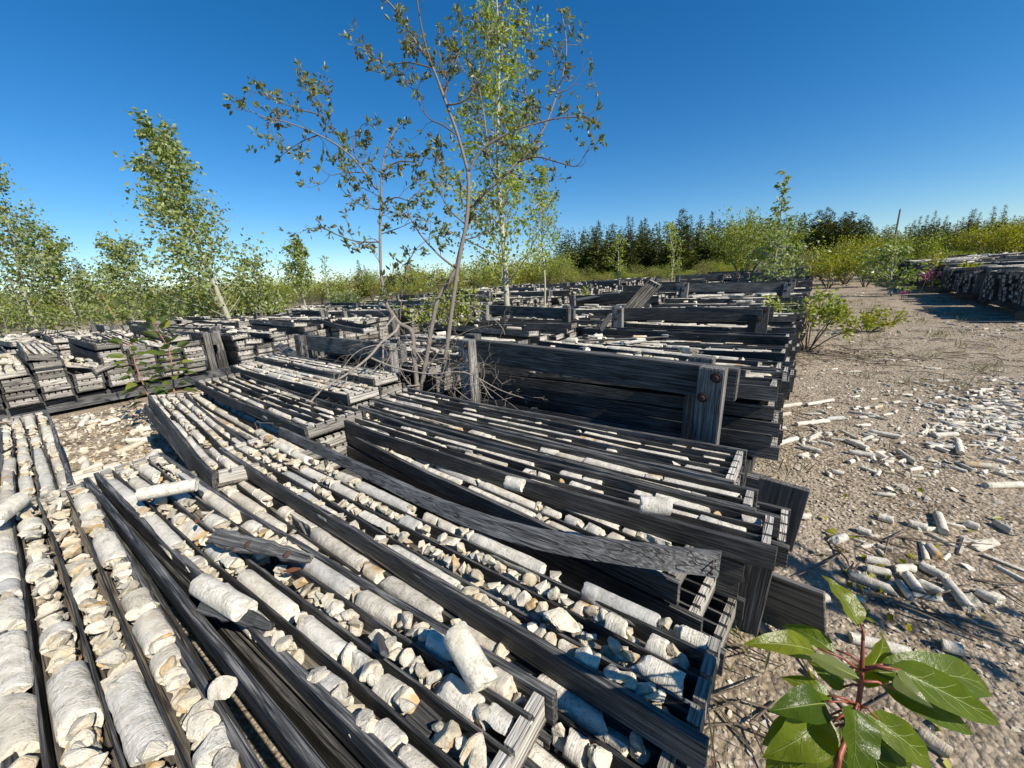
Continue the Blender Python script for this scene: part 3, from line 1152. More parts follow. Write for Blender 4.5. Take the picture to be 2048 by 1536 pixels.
for g in IND:
    root = empty('core_box', g['mat'])
    if g['rack'] == -1:
        lab = f"buried core box, {ORD[g['layer']]} under {g['stack'][4:] if g['stack'].startswith('the ') else g['stack']}"
        grp = None
    else:
        R = RACKS[g['rack']]
        down = g['n'] - 1 - g['layer']
        what = 'top core box' if down == 0 else f"box {ORD[down]} down"
        lab = f"{what}, {ORD[g['stack']]} stack {bay_name(g['bay'])}, {R['name']}"
        grp = f"core boxes stacked in {R['name']}"
    tag(root, lab, 'core box', grp)
    for name, me, mk in PROTO[g['var']]:
        o = bpy.data.objects.new(name, me)
        COL.objects.link(o)
        o.parent = root
rest = [g for g in GEN if not g.get('ind')]
if rest:
    Vs, Ts, Ms_, Tn, o = [], [], [], [], 0
    for i in range(6):
        lst = [g for g in rest if g['var'] == i]
        if not lst:
            continue
        V, T, mi = PTRI[i]
        mats = np.array([np.array(g['mat']) for g in lst])
        P = np.einsum('nij,vj->nvi', mats[:, :3, :3], V) + mats[:, None, :3, 3]
        n, nv = len(lst), len(V)
        Vs.append(P.reshape(-1, 3))
        Ts.append((T[None] + (np.arange(n) * nv)[:, None, None]).reshape(-1, 3) + o)
        Ms_.append(np.tile(mi, n))
        Tn.append(np.repeat(nrs.rand(n), nv))
        o += n * nv
    me = tri_mesh("stacked_core_boxes", np.concatenate(Vs), np.concatenate(Ts), [M['floor'], M['rail'], M['end']], None, np.concatenate(Tn), np.concatenate(Ms_))
    ob = bpy.data.objects.new("stacked_core_boxes", me)
    COL.objects.link(ob)
    tag(ob, "mass of remaining grey core boxes deep in the racks", None, None, 'stuff')

# fill the top boxes of the racks
RUB_CORE, RUB_ROCK = [], []       # merged stuff
for g in GEN:
    if not (g['top'] and g['score'] > 0):
        continue
    d = proj(g['c'])[2]
    r_ = random.Random(hash((g['rack'], g['bay'], str(g['stack']))) & 0xffff)
    r_ = random.Random(g['rack'] * 1000 + g['bay'] * 50 + (g['stack'] if isinstance(g['stack'], int) else 0))
    rows = VARS[g['var']]['rows']
    rr = BW / rows * 0.40
    full = r_.uniform(0.55, 1.0)
    near_desc = None
    for k in range(rows):
        y = -BW / 2 + BW * (k + 0.5) / rows
        x = -BL / 2 + 0.04
        while x < BL / 2 - 0.06:
            if r_.random() > full:
                x += r_.uniform(0.05, 0.15)
                continue
            vi = r_.randrange(8)
            asp = [1.0, 2.0, 3.5, 5.0][vi % 4]
            if r_.random() < 0.62 and x + asp * rr * 2.2 < BL / 2 - 0.03:
                lm = Matrix.Translation((x + asp * rr, y, 0.008 + rr * 1.1)) @ Euler((r_.uniform(0, 6.28), 0, r_.uniform(-0.08, 0.08))).to_matrix().to_4x4() @ Matrix.Scale(rr * r_.uniform(0.95, 1.1), 4)
                RUB_CORE.append((vi, g['mat'] @ lm, r_.random()))
                x += asp * rr * 2.05
            else:
                s = rr * r_.uniform(0.6, 1.1)
                lm = Matrix.Translation((x + s, y + r_.uniform(-0.2, 0.2) * rr, 0.008 + s * 0.75 + (rr * 0.8 if r_.random() < 0.3 else 0))) @ Euler((r_.uniform(-1, 1), r_.uniform(-1, 1), r_.uniform(0, 6))).to_matrix().to_4x4() @ Matrix.Scale(s, 4)
                RUB_ROCK.append((r_.randrange(8), g['mat'] @ lm, r_.random()))
                x += s * 1.6
    # loose pieces lying across the rails
    for _ in range(r_.choice([0, 1, 2, 4])):
        vi = r_.randrange(8)
        lm = Matrix.Translation((r_.uniform(-0.75, 0.7), r_.uniform(-0.07, 0.07), BH + rr * 0.9)) @ Euler((r_.uniform(0, 6.28), r_.uniform(-0.1, 0.1), r_.uniform(-0.9, 0.9))).to_matrix().to_4x4() @ Matrix.Scale(rr, 4)
        RUB_CORE.append((vi, g['mat'] @ lm, r_.random()))

# ------------------------------------------------------------------ rack frames: two post pairs, a crossbeam, bolts
def frame_parts(xr, xl, ht=0.61, ext=0.085):
    """local: x along the crossbeam, y along the rack, origin on the ground at the path-side end"""
    out = []
    pw, pt, bt = 0.10, 0.07, 0.06
    for xc in (xr, xl):
        b = MB()
        b.box((xc - pw / 2, -pt - bt / 2, 0.02), (xc + pw / 2, -bt / 2, ht))
        out.append(('post', b, 'post'))
        b = MB()
        xo = -0.075
        b.box((xc + xo - pw / 2, bt / 2, 0.02), (xc + xo + pw / 2, bt / 2 + pt, ht + 0.012))
        out.append(('post', b, 'post'))
        for (dx, dz) in ((0.022, -0.035), (-0.02, -0.125)):
            b = MB()
            y0 = -pt - bt / 2
            n = 10
            b.tube([(xc + dx, y0 + 0.002, ht + dz), (xc + dx, y0 - 0.004, ht + dz)], [0.022, 0.021], 14)
            b.tube([(xc + dx, y0 - 0.0035, ht + dz), (xc + dx, y0 - 0.014, ht + dz)], [0.012, 0.011], 6)
            out.append(('bolt', b, 'rust'))
    b = MB()
    b.box((xl - ext * 0.3, -bt / 2 + 0.001, ht - 0.148), (xr + ext, bt / 2 - 0.001, ht - 0.008))
    out.append(('crossbeam', b, 'beam'))
    b = MB()
    b.box((xl - 0.35, -bt / 2 + 0.002, 0.03), (xr + 0.25, bt / 2 - 0.002, 0.15))
    out.append(('sill_beam', b, 'beam'))
    return out


FPROTO = []
for name, b, mk in frame_parts(-0.27, -1.70):
    me = b.mesh(name, M[mk])
    bevel_mesh(me, 0.004, 2)
    FPROTO.append((name, me))
for (ri, k, y) in FRAMES:
    R = RACKS[ri]
    rm = rack_mat(R)
    p = rm @ Vector((0, y, 0))
    q = proj((p.x - 1.0, p.y, 0.5))
    if q is None or q[2] > 40:
        continue
    r_ = random.Random(900 + ri * 20 + k)
    tilt = r_.uniform(-2, 2)
    mt = Matrix.Translation((p.x + r_.uniform(-0.05, 0.05), p.y, gz(p.x - 1, p.y) + r_.uniform(-0.03, 0.03))) @ \
        Euler((math.radians(r_.uniform(-3, 3)), math.radians(tilt), math.radians(R['rot'] + r_.uniform(-1.5, 1.5)))).to_matrix().to_4x4()
    if ri == 0 and k == 0:
        mt = Matrix.Translation((-0.03, 1.77, 0.0)) @ Euler((0, math.radians(1.6), math.radians(-2.0))).to_matrix().to_4x4()
    if ri == 0 and k in (1, 2, 3):
        mt.translation.z += (0.03, 0.09, 0.06)[k - 1]
    root = empty('rack_frame', mt)
    adj = ['bolted timber frame', 'weathered bolted frame', 'grey crossbeam frame'][k % 3]
    tag(root, f"{adj}, {ORD[k]} from the camera in {R['name']}", 'rack frame', 'bolted timber frames of the core racks')
    for name, me in FPROTO:
        o = bpy.data.objects.new(name, me)
        COL.objects.link(o)
        o.parent = root

# skids under the stacks, running along each rack
for ri, R in enumerate(RACKS):
    rm = rack_mat(R)
    y0 = R['y0'] - (PITCH if R['pre'] else 0.3)
    y1 = R['y0'] + PITCH * R['n']
    for (xo, word) in ((-0.12, 'path side'), (-1.62, 'far side')):
        if ri == 0:
            y0s = y0 + 1.3
        elif ri == 1:
            y0s = y0 + 1.75
        else:
            y0s = y0
        b = MB()
        nn = 24
        vs, st = [], []
        bb = MB()
        for i in range(nn + 1):
            y = y0s + (y1 - y0s) * i / nn
            p = rm @ Vector((xo, y, 0))
            z = gz(p.x, p.y)
            st.append((y - y0s, -0.05, 0.05, z + 0.045, z + 0.158))
        bb.bar([(s[0], s[1], s[2], s[3], s[4]) for s in st])
        me = bb.mesh('skid_timber', M['beam'] if ri != 2 else M['grey_board'])
        o = bpy.data.objects.new('skid_timber', me)
        COL.objects.link(o)
        p = rm @ Vector((xo, y0s, 0))
        o.matrix_world = Matrix.Translation((p.x, p.y, 0)) @ Matrix.Rotation(math.radians(90 + R['rot']), 4, 'Z')
        tag(o, f"long {word} skid timber under the boxes of {R['name']}", 'skid timber', 'skid timbers under the racks')

# ------------------------------------------------------------------ loose core on the path and the gaps
def ground_core(p0, p1, r=None, label_where='', half=False):
    """a core piece lying between two ground pixels of the photo"""
    A, B = onz(p0[0], p0[1], 0.02), onz(p1[0], p1[1], 0.02)
    d = B - A
    ln = max(0.04, d.length)
    r = r or 0.0145
    asp = ln / 2 / r
    cls = 'stub' if asp < 1.3 else ('short' if asp < 2.4 else ('mid' if asp < 4.2 else 'long'))
    base = {'stub': 0.9, 'short': 1.8, 'mid': 3.2, 'long': 5.6}[cls]
    c = (A + B) / 2
    c.z = gz(c.x, c.y) + r * 0.85
    X = Vector((d.x, d.y, 0)).normalized()
    Mx = Matrix((X, Vector((0, 0, 1)).cross(X), Vector((0, 0, 1)))).transposed().to_4x4()
    S = Matrix.Diagonal((r * asp / base, r, r, 1))
    mt = Matrix.Translation(c) @ Mx @ Matrix.Rotation(rnd.uniform(0, 6), 4, 'X') @ S
    return cls, mt, ln * r * 2, c


PATH_PX = [((1592, 850), (1655, 843)), ((1535, 862), (1572, 858)), ((1650, 838), (1690, 836)), ((1538, 832), (1580, 826)), ((1618, 808), (1662, 800)),
           ((1555, 812), (1600, 806)), ((1735, 862), (1800, 875)), ((1700, 905), (1745, 912)), ((1752, 908), (1772, 918)), ((1800, 905), (1830, 925)),
           ((1915, 880), (1922, 905)), ((1870, 870), (1910, 868)), ((1930, 925), (1990, 930)), ((1975, 968), (2040, 966)), ((1876, 1022), (1890, 1062)),
           ((1955, 1088), (1995, 1074)), ((1668, 1076), (1690, 1068)), ((1760, 1082), (1782, 1088)), ((1735, 1110), (1775, 1118)), ((1735, 1128), (1785, 1140)),
           ((1700, 1140), (1790, 1172)), ((1815, 1140), (1842, 1176)), ((1900, 1160), (1938, 1205)), ((1935, 1180), (1960, 1205)), ((1960, 1175), (2000, 1195)),
           ((1615, 1185), (1660, 1186)), ((1700, 1262), (1830, 1295)), ((1888, 1280), (1928, 1292)), ((1850, 1450), (1895, 1480)), ((1520, 1235), (1545, 1265)),
           ((1820, 1042), (1850, 1050)), ((1765, 1032), (1780, 1036)), ((1590, 1030), (1618, 1033)), ((1520, 905), (1550, 908)), ((1555, 890), (1590, 880)),
           ((1620, 880), (1640, 870)), ((1690, 880), (1740, 900)), ((1600, 895), (1640, 905)), ((1995, 1040), (2030, 1060)), ((1840, 1120), (1900, 1150)),
           ((1930, 1040), (1960, 1050)), ((1720, 1055), (1740, 1062)), ((1860, 1085), (1880, 1110)), ((1790, 1130), (1830, 1128)), ((1850, 1160), (1880, 1175))]
for p0, p1 in PATH_PX:
    cls, mt, sz, c = ground_core(p0, p1)
    word = {'long': 'long', 'mid': 'mid-length', 'short': 'short', 'stub': 'stubby'}[cls]
    where = ('in the bare gravel beside the poplar sprout' if c.y < 1.5 else
             ('on the path near the leaning plywood' if c.y < 2.3 else 'on the path beside the first crossbeam'))
    add_content('core', cls, mt, sz * 3, f"{word} white core piece lying {where}", f"{word} core pieces lying {where}")
r_ = random.Random(77)
for i in range(1000):
    if i < 260:      # swarm of pieces at the path's middle
        c = onz(r_.gauss(1985, 60), r_.gauss(835, 28), 0)
        x, y = c.x, c.y
    elif i < 290:
        c = onz(r_.gauss(1830, 130), r_.gauss(1130, 50), 0)
        x, y = c.x, c.y
    elif i < 370:
        c = onz(r_.gauss(1610, 60), r_.gauss(870, 40), 0)
        x, y = c.x, c.y
    elif i < 540:
        c = onz(r_.uniform(1700, 2048), r_.uniform(760, 960), 0)
        x, y = c.x, c.y
    else:
        x, y = r_.uniform(0.1, 3.4), r_.uniform(3.6, 16.0)
        if noise.noise(Vector((x * 0.8, y * 0.6, 9))) < 0.12:
            continue
    if x < 0.06 or y > 18 or x > 4:
        continue
    r = r_.uniform(0.006, 0.0115)
    cls = r_.choice(['stub', 'short', 'short', 'mid', 'mid', 'long'])
    asp = {'stub': 0.9, 'short': 1.8, 'mid': 3.2, 'long': 4.5}[cls]
    mt = Matrix.Translation((x, y, gz(x, y) + r * 0.6)) @ Euler((r_.uniform(0, 6), r_.uniform(-0.08, 0.08), r_.uniform(0, 6.28))).to_matrix().to_4x4() @ Matrix.Scale(r, 4)
    word = {'long': 'long', 'mid': 'mid-length', 'short': 'short', 'stub': 'stubby'}[cls]
    where = 'in the swarm of pieces on the path' if i < 540 else 'far along the gravel path'
    add_content('core', cls, mt, asp * 4 * r * r, f"{word} thin white core piece {where}", f"{word} thin core pieces {where}")
# collapsed heap and stony gap at the second rack
for i in range(420):
    if i < 160:
        x, y = r_.gauss(-2.75, 0.30), r_.gauss(0.20, 0.13)
        z = 0.20 * math.exp(-((x + 2.5) / 0.6) ** 2) * r_.random()
        where = 'in the collapsed heap beside the tilted box'
    else:
        x, y = r_.uniform(-5.3, -2.4), r_.uniform(-0.3, 1.25)
        if y > 0.75 and x > -3.8:
            continue
        z = 0
        where = 'on the stony gap between the racks'
    if r_.random() < 0.35:
        r = r_.uniform(0.018, 0.024)
        cls = r_.choice(['stub', 'short', 'mid'])
        mt = Matrix.Translation((x, y, gz(x, y) + z + r * 0.8)) @ Euler((r_.uniform(0, 6), r_.uniform(-0.3, 0.3), r_.uniform(0, 6.28))).to_matrix().to_4x4() @ Matrix.Scale(r, 4)
        word = {'mid': 'mid-length', 'short': 'short', 'stub': 'stubby'}[cls]
        add_content('core', cls, mt, 5 * r * r, f"{word} core piece {where}", f"{word} core pieces {where}")
    else:
        s = r_.uniform(0.014, 0.036)
        mt = Matrix.Translation((x, y, gz(x, y) + z + s * 0.4)) @ Euler((r_.uniform(-0.6, 0.6), r_.uniform(-0.6, 0.6), r_.uniform(0, 6.28))).to_matrix().to_4x4() @ Matrix.Scale(s, 4)
        add_content('rock', 0, mt, s * s * 3, f"angular pale stone {where}", f"angular stones {where}")


# hand placed loose pieces
def lay_between(A, B, r, cls, label):
    A, B = Vector(A), Vector(B)
    d = B - A
    base = {'stub': 0.9, 'short': 1.8, 'mid': 3.2, 'long': 5.6}[cls]
    X = d.normalized()
    Y = Vector((0, 0, 1)).cross(X).normalized()
    Mx = Matrix((X, Y, X.cross(Y))).transposed().to_4x4()
    mt = Matrix.Translation((A + B) / 2) @ Mx @ Matrix.Diagonal((d.length / 2 / base, r, r, 1))
    o = bpy.data.objects.new('core_piece', CORE_ME[cls][1])
    COL.objects.link(o)
    o.matrix_world = mt
    tag(o, label, 'core piece')
    return o


lay_between(onz(270, 990, 0.418), onz(400, 968, 0.418), 0.021, 'long', "slim core lying crosswise over the rows of the bowed rail box")
lay_between(onz(905, 1258, 0.445), onz(975, 1378, 0.40), 0.0225, 'mid', "speckled white core leaning across a rail of the bowed rail box")
lay_between(onz(398, 1168, 0.402), onz(495, 1225, 0.396), 0.0225, 'mid', "broken ended core raised on a split wooden wedge")
lay_between(onz(1278, 1008, 0.487), onz(1343, 1014, 0.487), 0.02, 'short', "core stub resting on the dark rail of the top box")
lay_between(onz(1012, 963, 0.487), onz(1048, 972, 0.487), 0.017, 'short', "small core stub caught between two dark rails")
lay_between(onz(-20, 1045, 0.42), onz(40, 1000, 0.42), 0.024, 'short', "core stub perched on the corner of the fat core box")
o = bpy.data.objects.new('rock_chunk', CHUNK_ME[3])
COL.objects.link(o)
p = onz(445, 1375, 0.405)
o.matrix_world = Matrix.Translation(p) @ Euler((0.3, 0.2, 0.6)).to_matrix().to_4x4() @ Matrix.Diagonal((0.027, 0.026, 0.026, 1))
tag(o, "pale angular stone sitting on the bowed dark rail", 'stone')
o = bpy.data.objects.new('rock_chunk', CHUNK_ME[5])
COL.objects.link(o)
o.matrix_world = Matrix.Translation(onz(1128, 1240, 0.395)) @ Euler((0.1, 0.3, 0.4)).to_matrix().to_4x4() @ Matrix.Diagonal((0.05, 0.026, 0.024, 1))
tag(o, "long rough grey stone in the notched box", 'stone')

# hand out the individuals, the rest becomes rubble
for kind, limit in (('core', 290), ('rock', 290)):
    lst = []
    for c in CONTENT:
        if c[0] != kind:
            continue
        t = c[2].translation
        if not in_frame(t, 20):
            lst.append((0, c))
            continue
        lst.append((c[3] / max(0.3, proj(t)[2]) ** 2, c))
    lst.sort(key=lambda p: -p[0])
    r_ = random.Random(31)
    for i, (sc_, c) in enumerate(lst):
        if i < limit and sc_ > 0:
            me = r_.choice(CORE_ME[c[1]]) if kind == 'core' else r_.choice(CHUNK_ME)
            o = bpy.data.objects.new('core_piece' if kind == 'core' else 'rock_chunk', me)
            COL.objects.link(o)
            o.matrix_world = c[2]
            tag(o, c[4], 'core piece' if kind == 'core' else 'stone', c[5])
        elif kind == 'core':
            k = {'stub': 0, 'short': 1, 'mid': 2, 'long': 3}[c[1]] + 4 * r_.randint(0, 1)
            RUB_CORE.append((k, c[2], r_.random()))
        else:
            RUB_ROCK.append((r_.randrange(8), c[2], r_.random()))
r_ = random.Random(33)
for _ in range(1900):
    x, y = r_.uniform(-5.4, -2.3), r_.uniform(-0.6, 1.2)
    if y > 0.7 and x > -3.8:
        continue
    s_ = 0.008 + 0.018 * r_.random() ** 2
    RUB_ROCK.append((r_.randrange(8), Matrix.Translation((x, y, gz(x, y) + s_ * 0.35)) @ Euler((r_.uniform(-1, 1), r_.uniform(-1, 1), r_.uniform(0, 6))).to_matrix().to_4x4() @ Matrix.Scale(s_, 4), r_.random()))
r_ = random.Random(32)
for c in CONTENT:
    if c[0] == 'crumb':
        RUB_ROCK.append((r_.randrange(8), c[2], r_.random()))
o = merged_object('loose_core_rubble', CORE_LO, RUB_CORE, M['core'], "mass of small core pieces filling boxes and strewn over the gravel")
tag(o, kind='stuff')
o = merged_object('stone_rubble', CHUNK_LO, RUB_ROCK, M['rock'], "mass of small broken stones filling boxes and gaps")
tag(o, kind='stuff')

# gravel pebbles and chips
PEB = []
r_ = random.Random(88)


def peb(x, y, s, fl=0.6):
    z = gz(x, y)
    PEB.append((r_.randrange(14), Matrix.Translation((x, y, z + s * 0.25)) @ Euler((r_.uniform(-0.5, 0.5), r_.uniform(-0.5, 0.5), r_.uniform(0, 6.28))).to_matrix().to_4x4() @ Matrix.Diagonal((s, s, s * fl, 1)), r_.random()))


for _ in range(15000):
    x, y = r_.uniform(-0.6, 1.7), 0.2 + 2.6 * r_.random() ** 1.3
    if x > 0.35 and noise.noise(Vector((x * 1.7, y * 1.7, 1))) > 0.22:
        continue
    peb(x, y, 0.0035 + 0.0065 * r_.random() ** 2)
for _ in range(9000):
    x, y = r_.uniform(0.0, 3.6), r_.uniform(2.6, 8.5)
    if noise.noise(Vector((x * 0.9, y * 0.9, 1))) > 0.15 and r_.random() < 0.7:
        continue
    peb(x, y, 0.005 + 0.011 * r_.random() ** 2)
for _ in range(1500):
    x, y = r_.gauss(1.6, 0.6), r_.uniform(1.3, 5)
    peb(x, y, r_.uniform(0.010, 0.026), 0.35)
for _ in range(3200):
    x, y = r_.uniform(-5.4, -2.2), r_.uniform(-0.7, 1.3)
    peb(x, y, 0.006 + 0.02 * r_.random() ** 2, 0.45)
o = merged_object('gravel', CHUNK_LO + FLAT_LO, PEB, M['chip'], "pale pebbles and stone chips covering the path")
tag(o, kind='stuff')


def spline(pts, rads, sub=4):
    pts = [Vector(p) for p in pts]
    if len(pts) < 3:
        return pts, rads
    P, Rr = [], []
    for i in range(len(pts) - 1):
        p0, p1, p2, p3 = pts[max(0, i - 1)], pts[i], pts[i + 1], pts[min(len(pts) - 1, i + 2)]
        for k in range(sub):
            t = k / sub
            P.append(0.5 * ((2 * p1) + (p2 - p0) * t + (2 * p0 - 5 * p1 + 4 * p2 - p3) * t * t + (3 * p1 - p0 - 3 * p2 + p3) * t ** 3))
            Rr.append(rads[i] * (1 - t) + rads[i + 1] * t)
    P.append(pts[-1])
    Rr.append(rads[-1])
    return P, Rr


# ------------------------------------------------------------------ loose boards
def plank(A, B, w, t, mat, name, label, cat, normal=None, curve=0.0, nseg=1, parent=None, split=0.0, jag=0.0):
    """a board from A to B, width w along its side direction, thickness t"""
    A, B = Vector(A), Vector(B)
    d = B - A
    X = d.normalized()
    nrm = (Vector(normal) if normal else Vector((0, 0, 1)))
    Y = nrm.cross(X).normalized()
    Z = X.cross(Y)
    b = MB()
    st = []
    h = d.length
    n = max(nseg, 6)
    for i in range(n + 1):
        x = -h / 2 + h * i / n
        c = curve * (1 - (2 * x / h) ** 2)
        k = 1 - split * (i / n) ** 2
        j_ = [rnd.uniform(-1, 1) * jag * w for _ in range(4)]
        st.append((x, -w / 2 * k + j_[0], w / 2 + j_[1] - w * 0.3 * (1 - k), c - t / 2 + j_[2] * 0.3, c + t / 2 + j_[3] * 0.3))
    b.bar(st)
    me = b.mesh(name, mat)
    bevel_mesh(me, min(0.002, t * 0.2))
    o = bpy.data.objects.new(name, me)
    COL.objects.link(o)
    o.matrix_world = Matrix.Translation((A + B) / 2) @ Matrix((X, Y, Z)).transposed().to_4x4()
    if label:
        tag(o, label, cat)
    return o


# warped side rail peeled off the notched box, rising over the next box
pts = [(560, 862, 0.385), (700, 928, 0.385), (850, 1000, 0.388), (980, 1050, 0.40), (1100, 1082, 0.415), (1270, 1108, 0.425), (1440, 1128, 0.415)]
P3 = [onz(u, v, z) for u, v, z in pts]
wx = (P3[-1] - P3[0]).normalized()
wy = Vector((0, 0, 1)).cross(wx).normalized()
WM = Matrix.Translation((P3[0] + P3[-1]) / 2) @ Matrix((wx, wy, wx.cross(wy))).transposed().to_4x4()
wi = WM.inverted()
P3, _rr = spline([wi @ p for p in P3], [0] * 7, 5)
b = MB()
vs, fs = [], []
for i, p in enumerate(P3):
    t = i / (len(P3) - 1)
    up = Vector((0, 0.004 + 0.012 * t, 0.0165))
    s_ = Vector((0, 0.0065, 0))
    jj = rnd.uniform(-0.0008, 0.0008)
    vs += [p - s_ - up, p + s_ - up, p + s_ + up + Vector((0, 0, jj)), p - s_ + up + Vector((0, 0, jj))]
for i in range(len(P3) - 1):
    o_ = 4 * i
    for k in range(4):
        k2 = (k + 1) % 4
        fs.append((o_ + k, o_ + 4 + k, o_ + 4 + k2, o_ + k2))
e4 = 4 * (len(P3) - 1)
fs += [(0, 1, 2, 3), (e4 + 3, e4 + 2, e4 + 1, e4)]
b.add(vs, fs)
me = b.mesh('loose_board', M['grey_board'])
bm = bmesh.new()
bm.from_mesh(me)
bmesh.ops.recalc_face_normals(bm, faces=bm.faces[:])
bm.to_mesh(me)
bm.free()
o = bpy.data.objects.new('loose_board', me)
COL.objects.link(o)
o.matrix_world = WM
tag(o, "warped grey board curving off the notched box over its neighbour", 'board')
e_in = P3[-1]
for dz in (0.008, -0.006):
    b = MB()
    b.tube([(e_in.x - 0.012, e_in.y - 0.006, e_in.z + dz), (e_in.x - 0.012, e_in.y - 0.03, e_in.z + dz)], [0.0015, 0.0015], 5)
    b.tube([(e_in.x - 0.012, e_in.y - 0.0295, e_in.z + dz), (e_in.x - 0.012, e_in.y - 0.031, e_in.z + dz)], [0.004, 0.004], 6)
    b.build('nail', M['rust'], o)

# split rail with rusty nails across the bowed rail box
pl_ = plank(onz(425, 1072, 0.395), onz(620, 1122, 0.41), 0.04, 0.014, M['beam'], 'splintered_board', "splintered grey board with rusty nail heads across the core rows", 'board', normal=(0.2, -0.5, 0.8), curve=0.004, split=0.8, jag=0.13, nseg=14)
for (u, v) in ((470, 1092), (560, 1110)):
    b = MB()
    p = pl_.matrix_world.inverted() @ onz(u, v, 0.425)
    b.tube([(p.x, 0, 0.006), (p.x, 0, 0.012), (p.x, 0.001, 0.016)], [0.011, 0.009, 0.004], 8)
    b.build('nail_head', M['rust'], pl_)
for (u, v, z, l_, lab) in ((392, 1043, 0.395, 0.024, "rotted rust brown wood lump beside the crosswise core"), (425, 1074, 0.395, 0.02, "rust brown rotted chip at the splintered board's end"), (470, 1100, 0.395, 0.022, "orange rust stained wood knot beside the splintered board"), (585, 1140, 0.385, 0.024, "rust brown splinter lying under the splintered board")):
    p = onz(u, v, z)
    o = bpy.data.objects.new('rotted_wood', tri_mesh('rotted_wood', *CHUNK_HI[2][:2], [M['rustwood']], CHUNK_HI[2][2]))
    COL.objects.link(o)
    o.matrix_world = Matrix.Translation(p) @ Euler((0.2, 0.1, rnd.uniform(0, 3))).to_matrix().to_4x4() @ Matrix.Diagonal((l_, l_ * 0.45, l_ * 0.35, 1))
    tag(o, lab, 'wood scrap')
plank(onz(825, 1425, 0.352), onz(870, 1468, 0.35), 0.036, 0.022, M['beam'], 'wood_block', "short dark wood block wedged in a core row near the end board", 'wood block', normal=(0.2, 0, 1))
plank(onz(405, 1205, 0.385), onz(545, 1255, 0.378), 0.035, 0.012, M['grey_board'], 'splintered_board', "grey split wedge of wood beneath the raised core", 'board', normal=(0.3, -0.6, 0.7), split=0.8, jag=0.1, nseg=10)
plank(onz(760, 1270, 0.372), onz(770, 1310, 0.385), 0.018, 0.008, M['grey_board'], 'wood_splinter', "small grey splinter standing among stones in a row", 'wood scrap', normal=(0.8, 0, 0.4))
# the second dark rail beside the bowed one
b = MB()
plank((-2.08, 0.060, 0.348), (-0.24, 0.128, 0.340), 0.062, 0.016, M['rail'], 'dark_plank', "long dark plank on edge between the fat core box and the bowed rail", 'board', normal=(0, 1, 0), nseg=10, jag=0.02)
# plywood sheet and post boards at the path end of the near stack
plank((-0.075, 1.125, 0.10), (0.125, 1.085, 0.12), 0.21, 0.014, M['ply'], 'plywood_sheet', "square grey plywood sheet leaning against the stack ends", 'plywood', normal=(0.1, 1.0, 0.25))
plank((-0.02, 1.36, 0.12), (-0.0, 1.35, 0.35), 0.13, 0.02, M['ply'], 'upright_board', "upright weathered board nailed at the stack ends above the plywood", 'board', normal=(0, 1, 0.05))
plank((-0.045, 1.02, 0.06), (-0.03, 1.01, 0.31), 0.07, 0.02, M['beam'], 'upright_board', "narrow upright board between stack ends and the plywood sheet", 'board', normal=(0.1, 1, 0))
# boards across the racks further back
plank((-0.95, 4.0, 0.655), (-0.32, 4.02, 0.62), 0.05, 0.012, M['grey_board'], 'loose_board', "rounded end board propped before the second crossbeam", 'board', normal=(0, 1, 0.1))
plank(onz(1200, 660, 0.60), onz(1222, 630, 0.70), 0.05, 0.012, M['grey_board'], 'loose_board', "short board stuck up on a stack before the second crossbeam", 'board', normal=(1, 0, 0.3))
plank(onz(1150, 600, 0.62), onz(1235, 585, 0.62), 0.12, 0.012, M['grey_board'], 'loose_board', "wide grey board slanting across the second rack", 'board', normal=(0.2, -0.6, 0.8))
plank(onz(370, 755, 0.25), onz(430, 785, 0.20), 0.05, 0.012, M['grey_board'], 'loose_board', "grey plank sloping off the gap rack toward the stones", 'board', normal=(0.2, -0.5, 0.8))
plank(onz(555, 690, 0.4), onz(610, 725, 0.3), 0.10, 0.014, M['beam'], 'loose_board', "dark broken plank tipped against bleached box ends", 'board', normal=(1, -0.3, 0.2))
plank(onz(95, 660, 0.5), onz(60, 690, 0.4), 0.05, 0.02, M['grey_board'], 'loose_board', "slanted plank among leaning posts behind the gap rack", 'board', normal=(1, -0.3, 0.2))
# leaning broken posts at the gap rack
for (u, v, u2, v2, z, lab) in ((320, 648, 330, 700, 0.62, "leaning post behind the two leafy sprouts"), (112, 622, 130, 690, 0.75, "tallest leaning post beyond the gap rack"), (82, 648, 95, 690, 0.6, "short leaning post next to the tallest one"), (60, 655, 68, 690, 0.55, "stubby grey post end beyond the gap rack"),
                               (430, 655, 452, 752, 0.63, "tall slanted post at the gap rack's bleached stack")):
    A = onz(u, v, z)
    B = at(u2, v2, proj(A)[2])
    D = (B - A).normalized()
    B = A + D * (A.z / max(0.2, -D.z))
    plank(A, B, 0.095, 0.06, M['post'] if False else M['beam'], 'leaning_post', lab, 'post', normal=(0.4, -0.9, 0))

# a few whole boxes lying askew further back
for (u, v, z, yaw, roll, pit, var, lab) in ((1180, 560, 0.62, -8, 0, -20, 0, "core box slumped at a slant beyond the second rack's crossbeam"), (1238, 646, 5.9, 66, 35, -36, 1, "core box tipped up on its corner beside the second crossbeam"),
                                          (690, 652, 0.52, -12, 4, 2, 3, "core box askew on top of the second rack behind the willow trunks"), (290, 622, 0.62, 30, 25, 8, 4, "pale core box tipped over among the poplars")):
    mt = Matrix.Translation(at(u, v, z) if z > 2 else onz(u, v, z)) @ Euler((math.radians(roll), math.radians(pit), math.radians(yaw))).to_matrix().to_4x4()
    root = empty('core_box', mt)
    tag(root, lab, 'core box')
    for name, me, mk in PROTO[var]:
        o = bpy.data.objects.new(name, me)
        COL.objects.link(o)
        o.parent = root

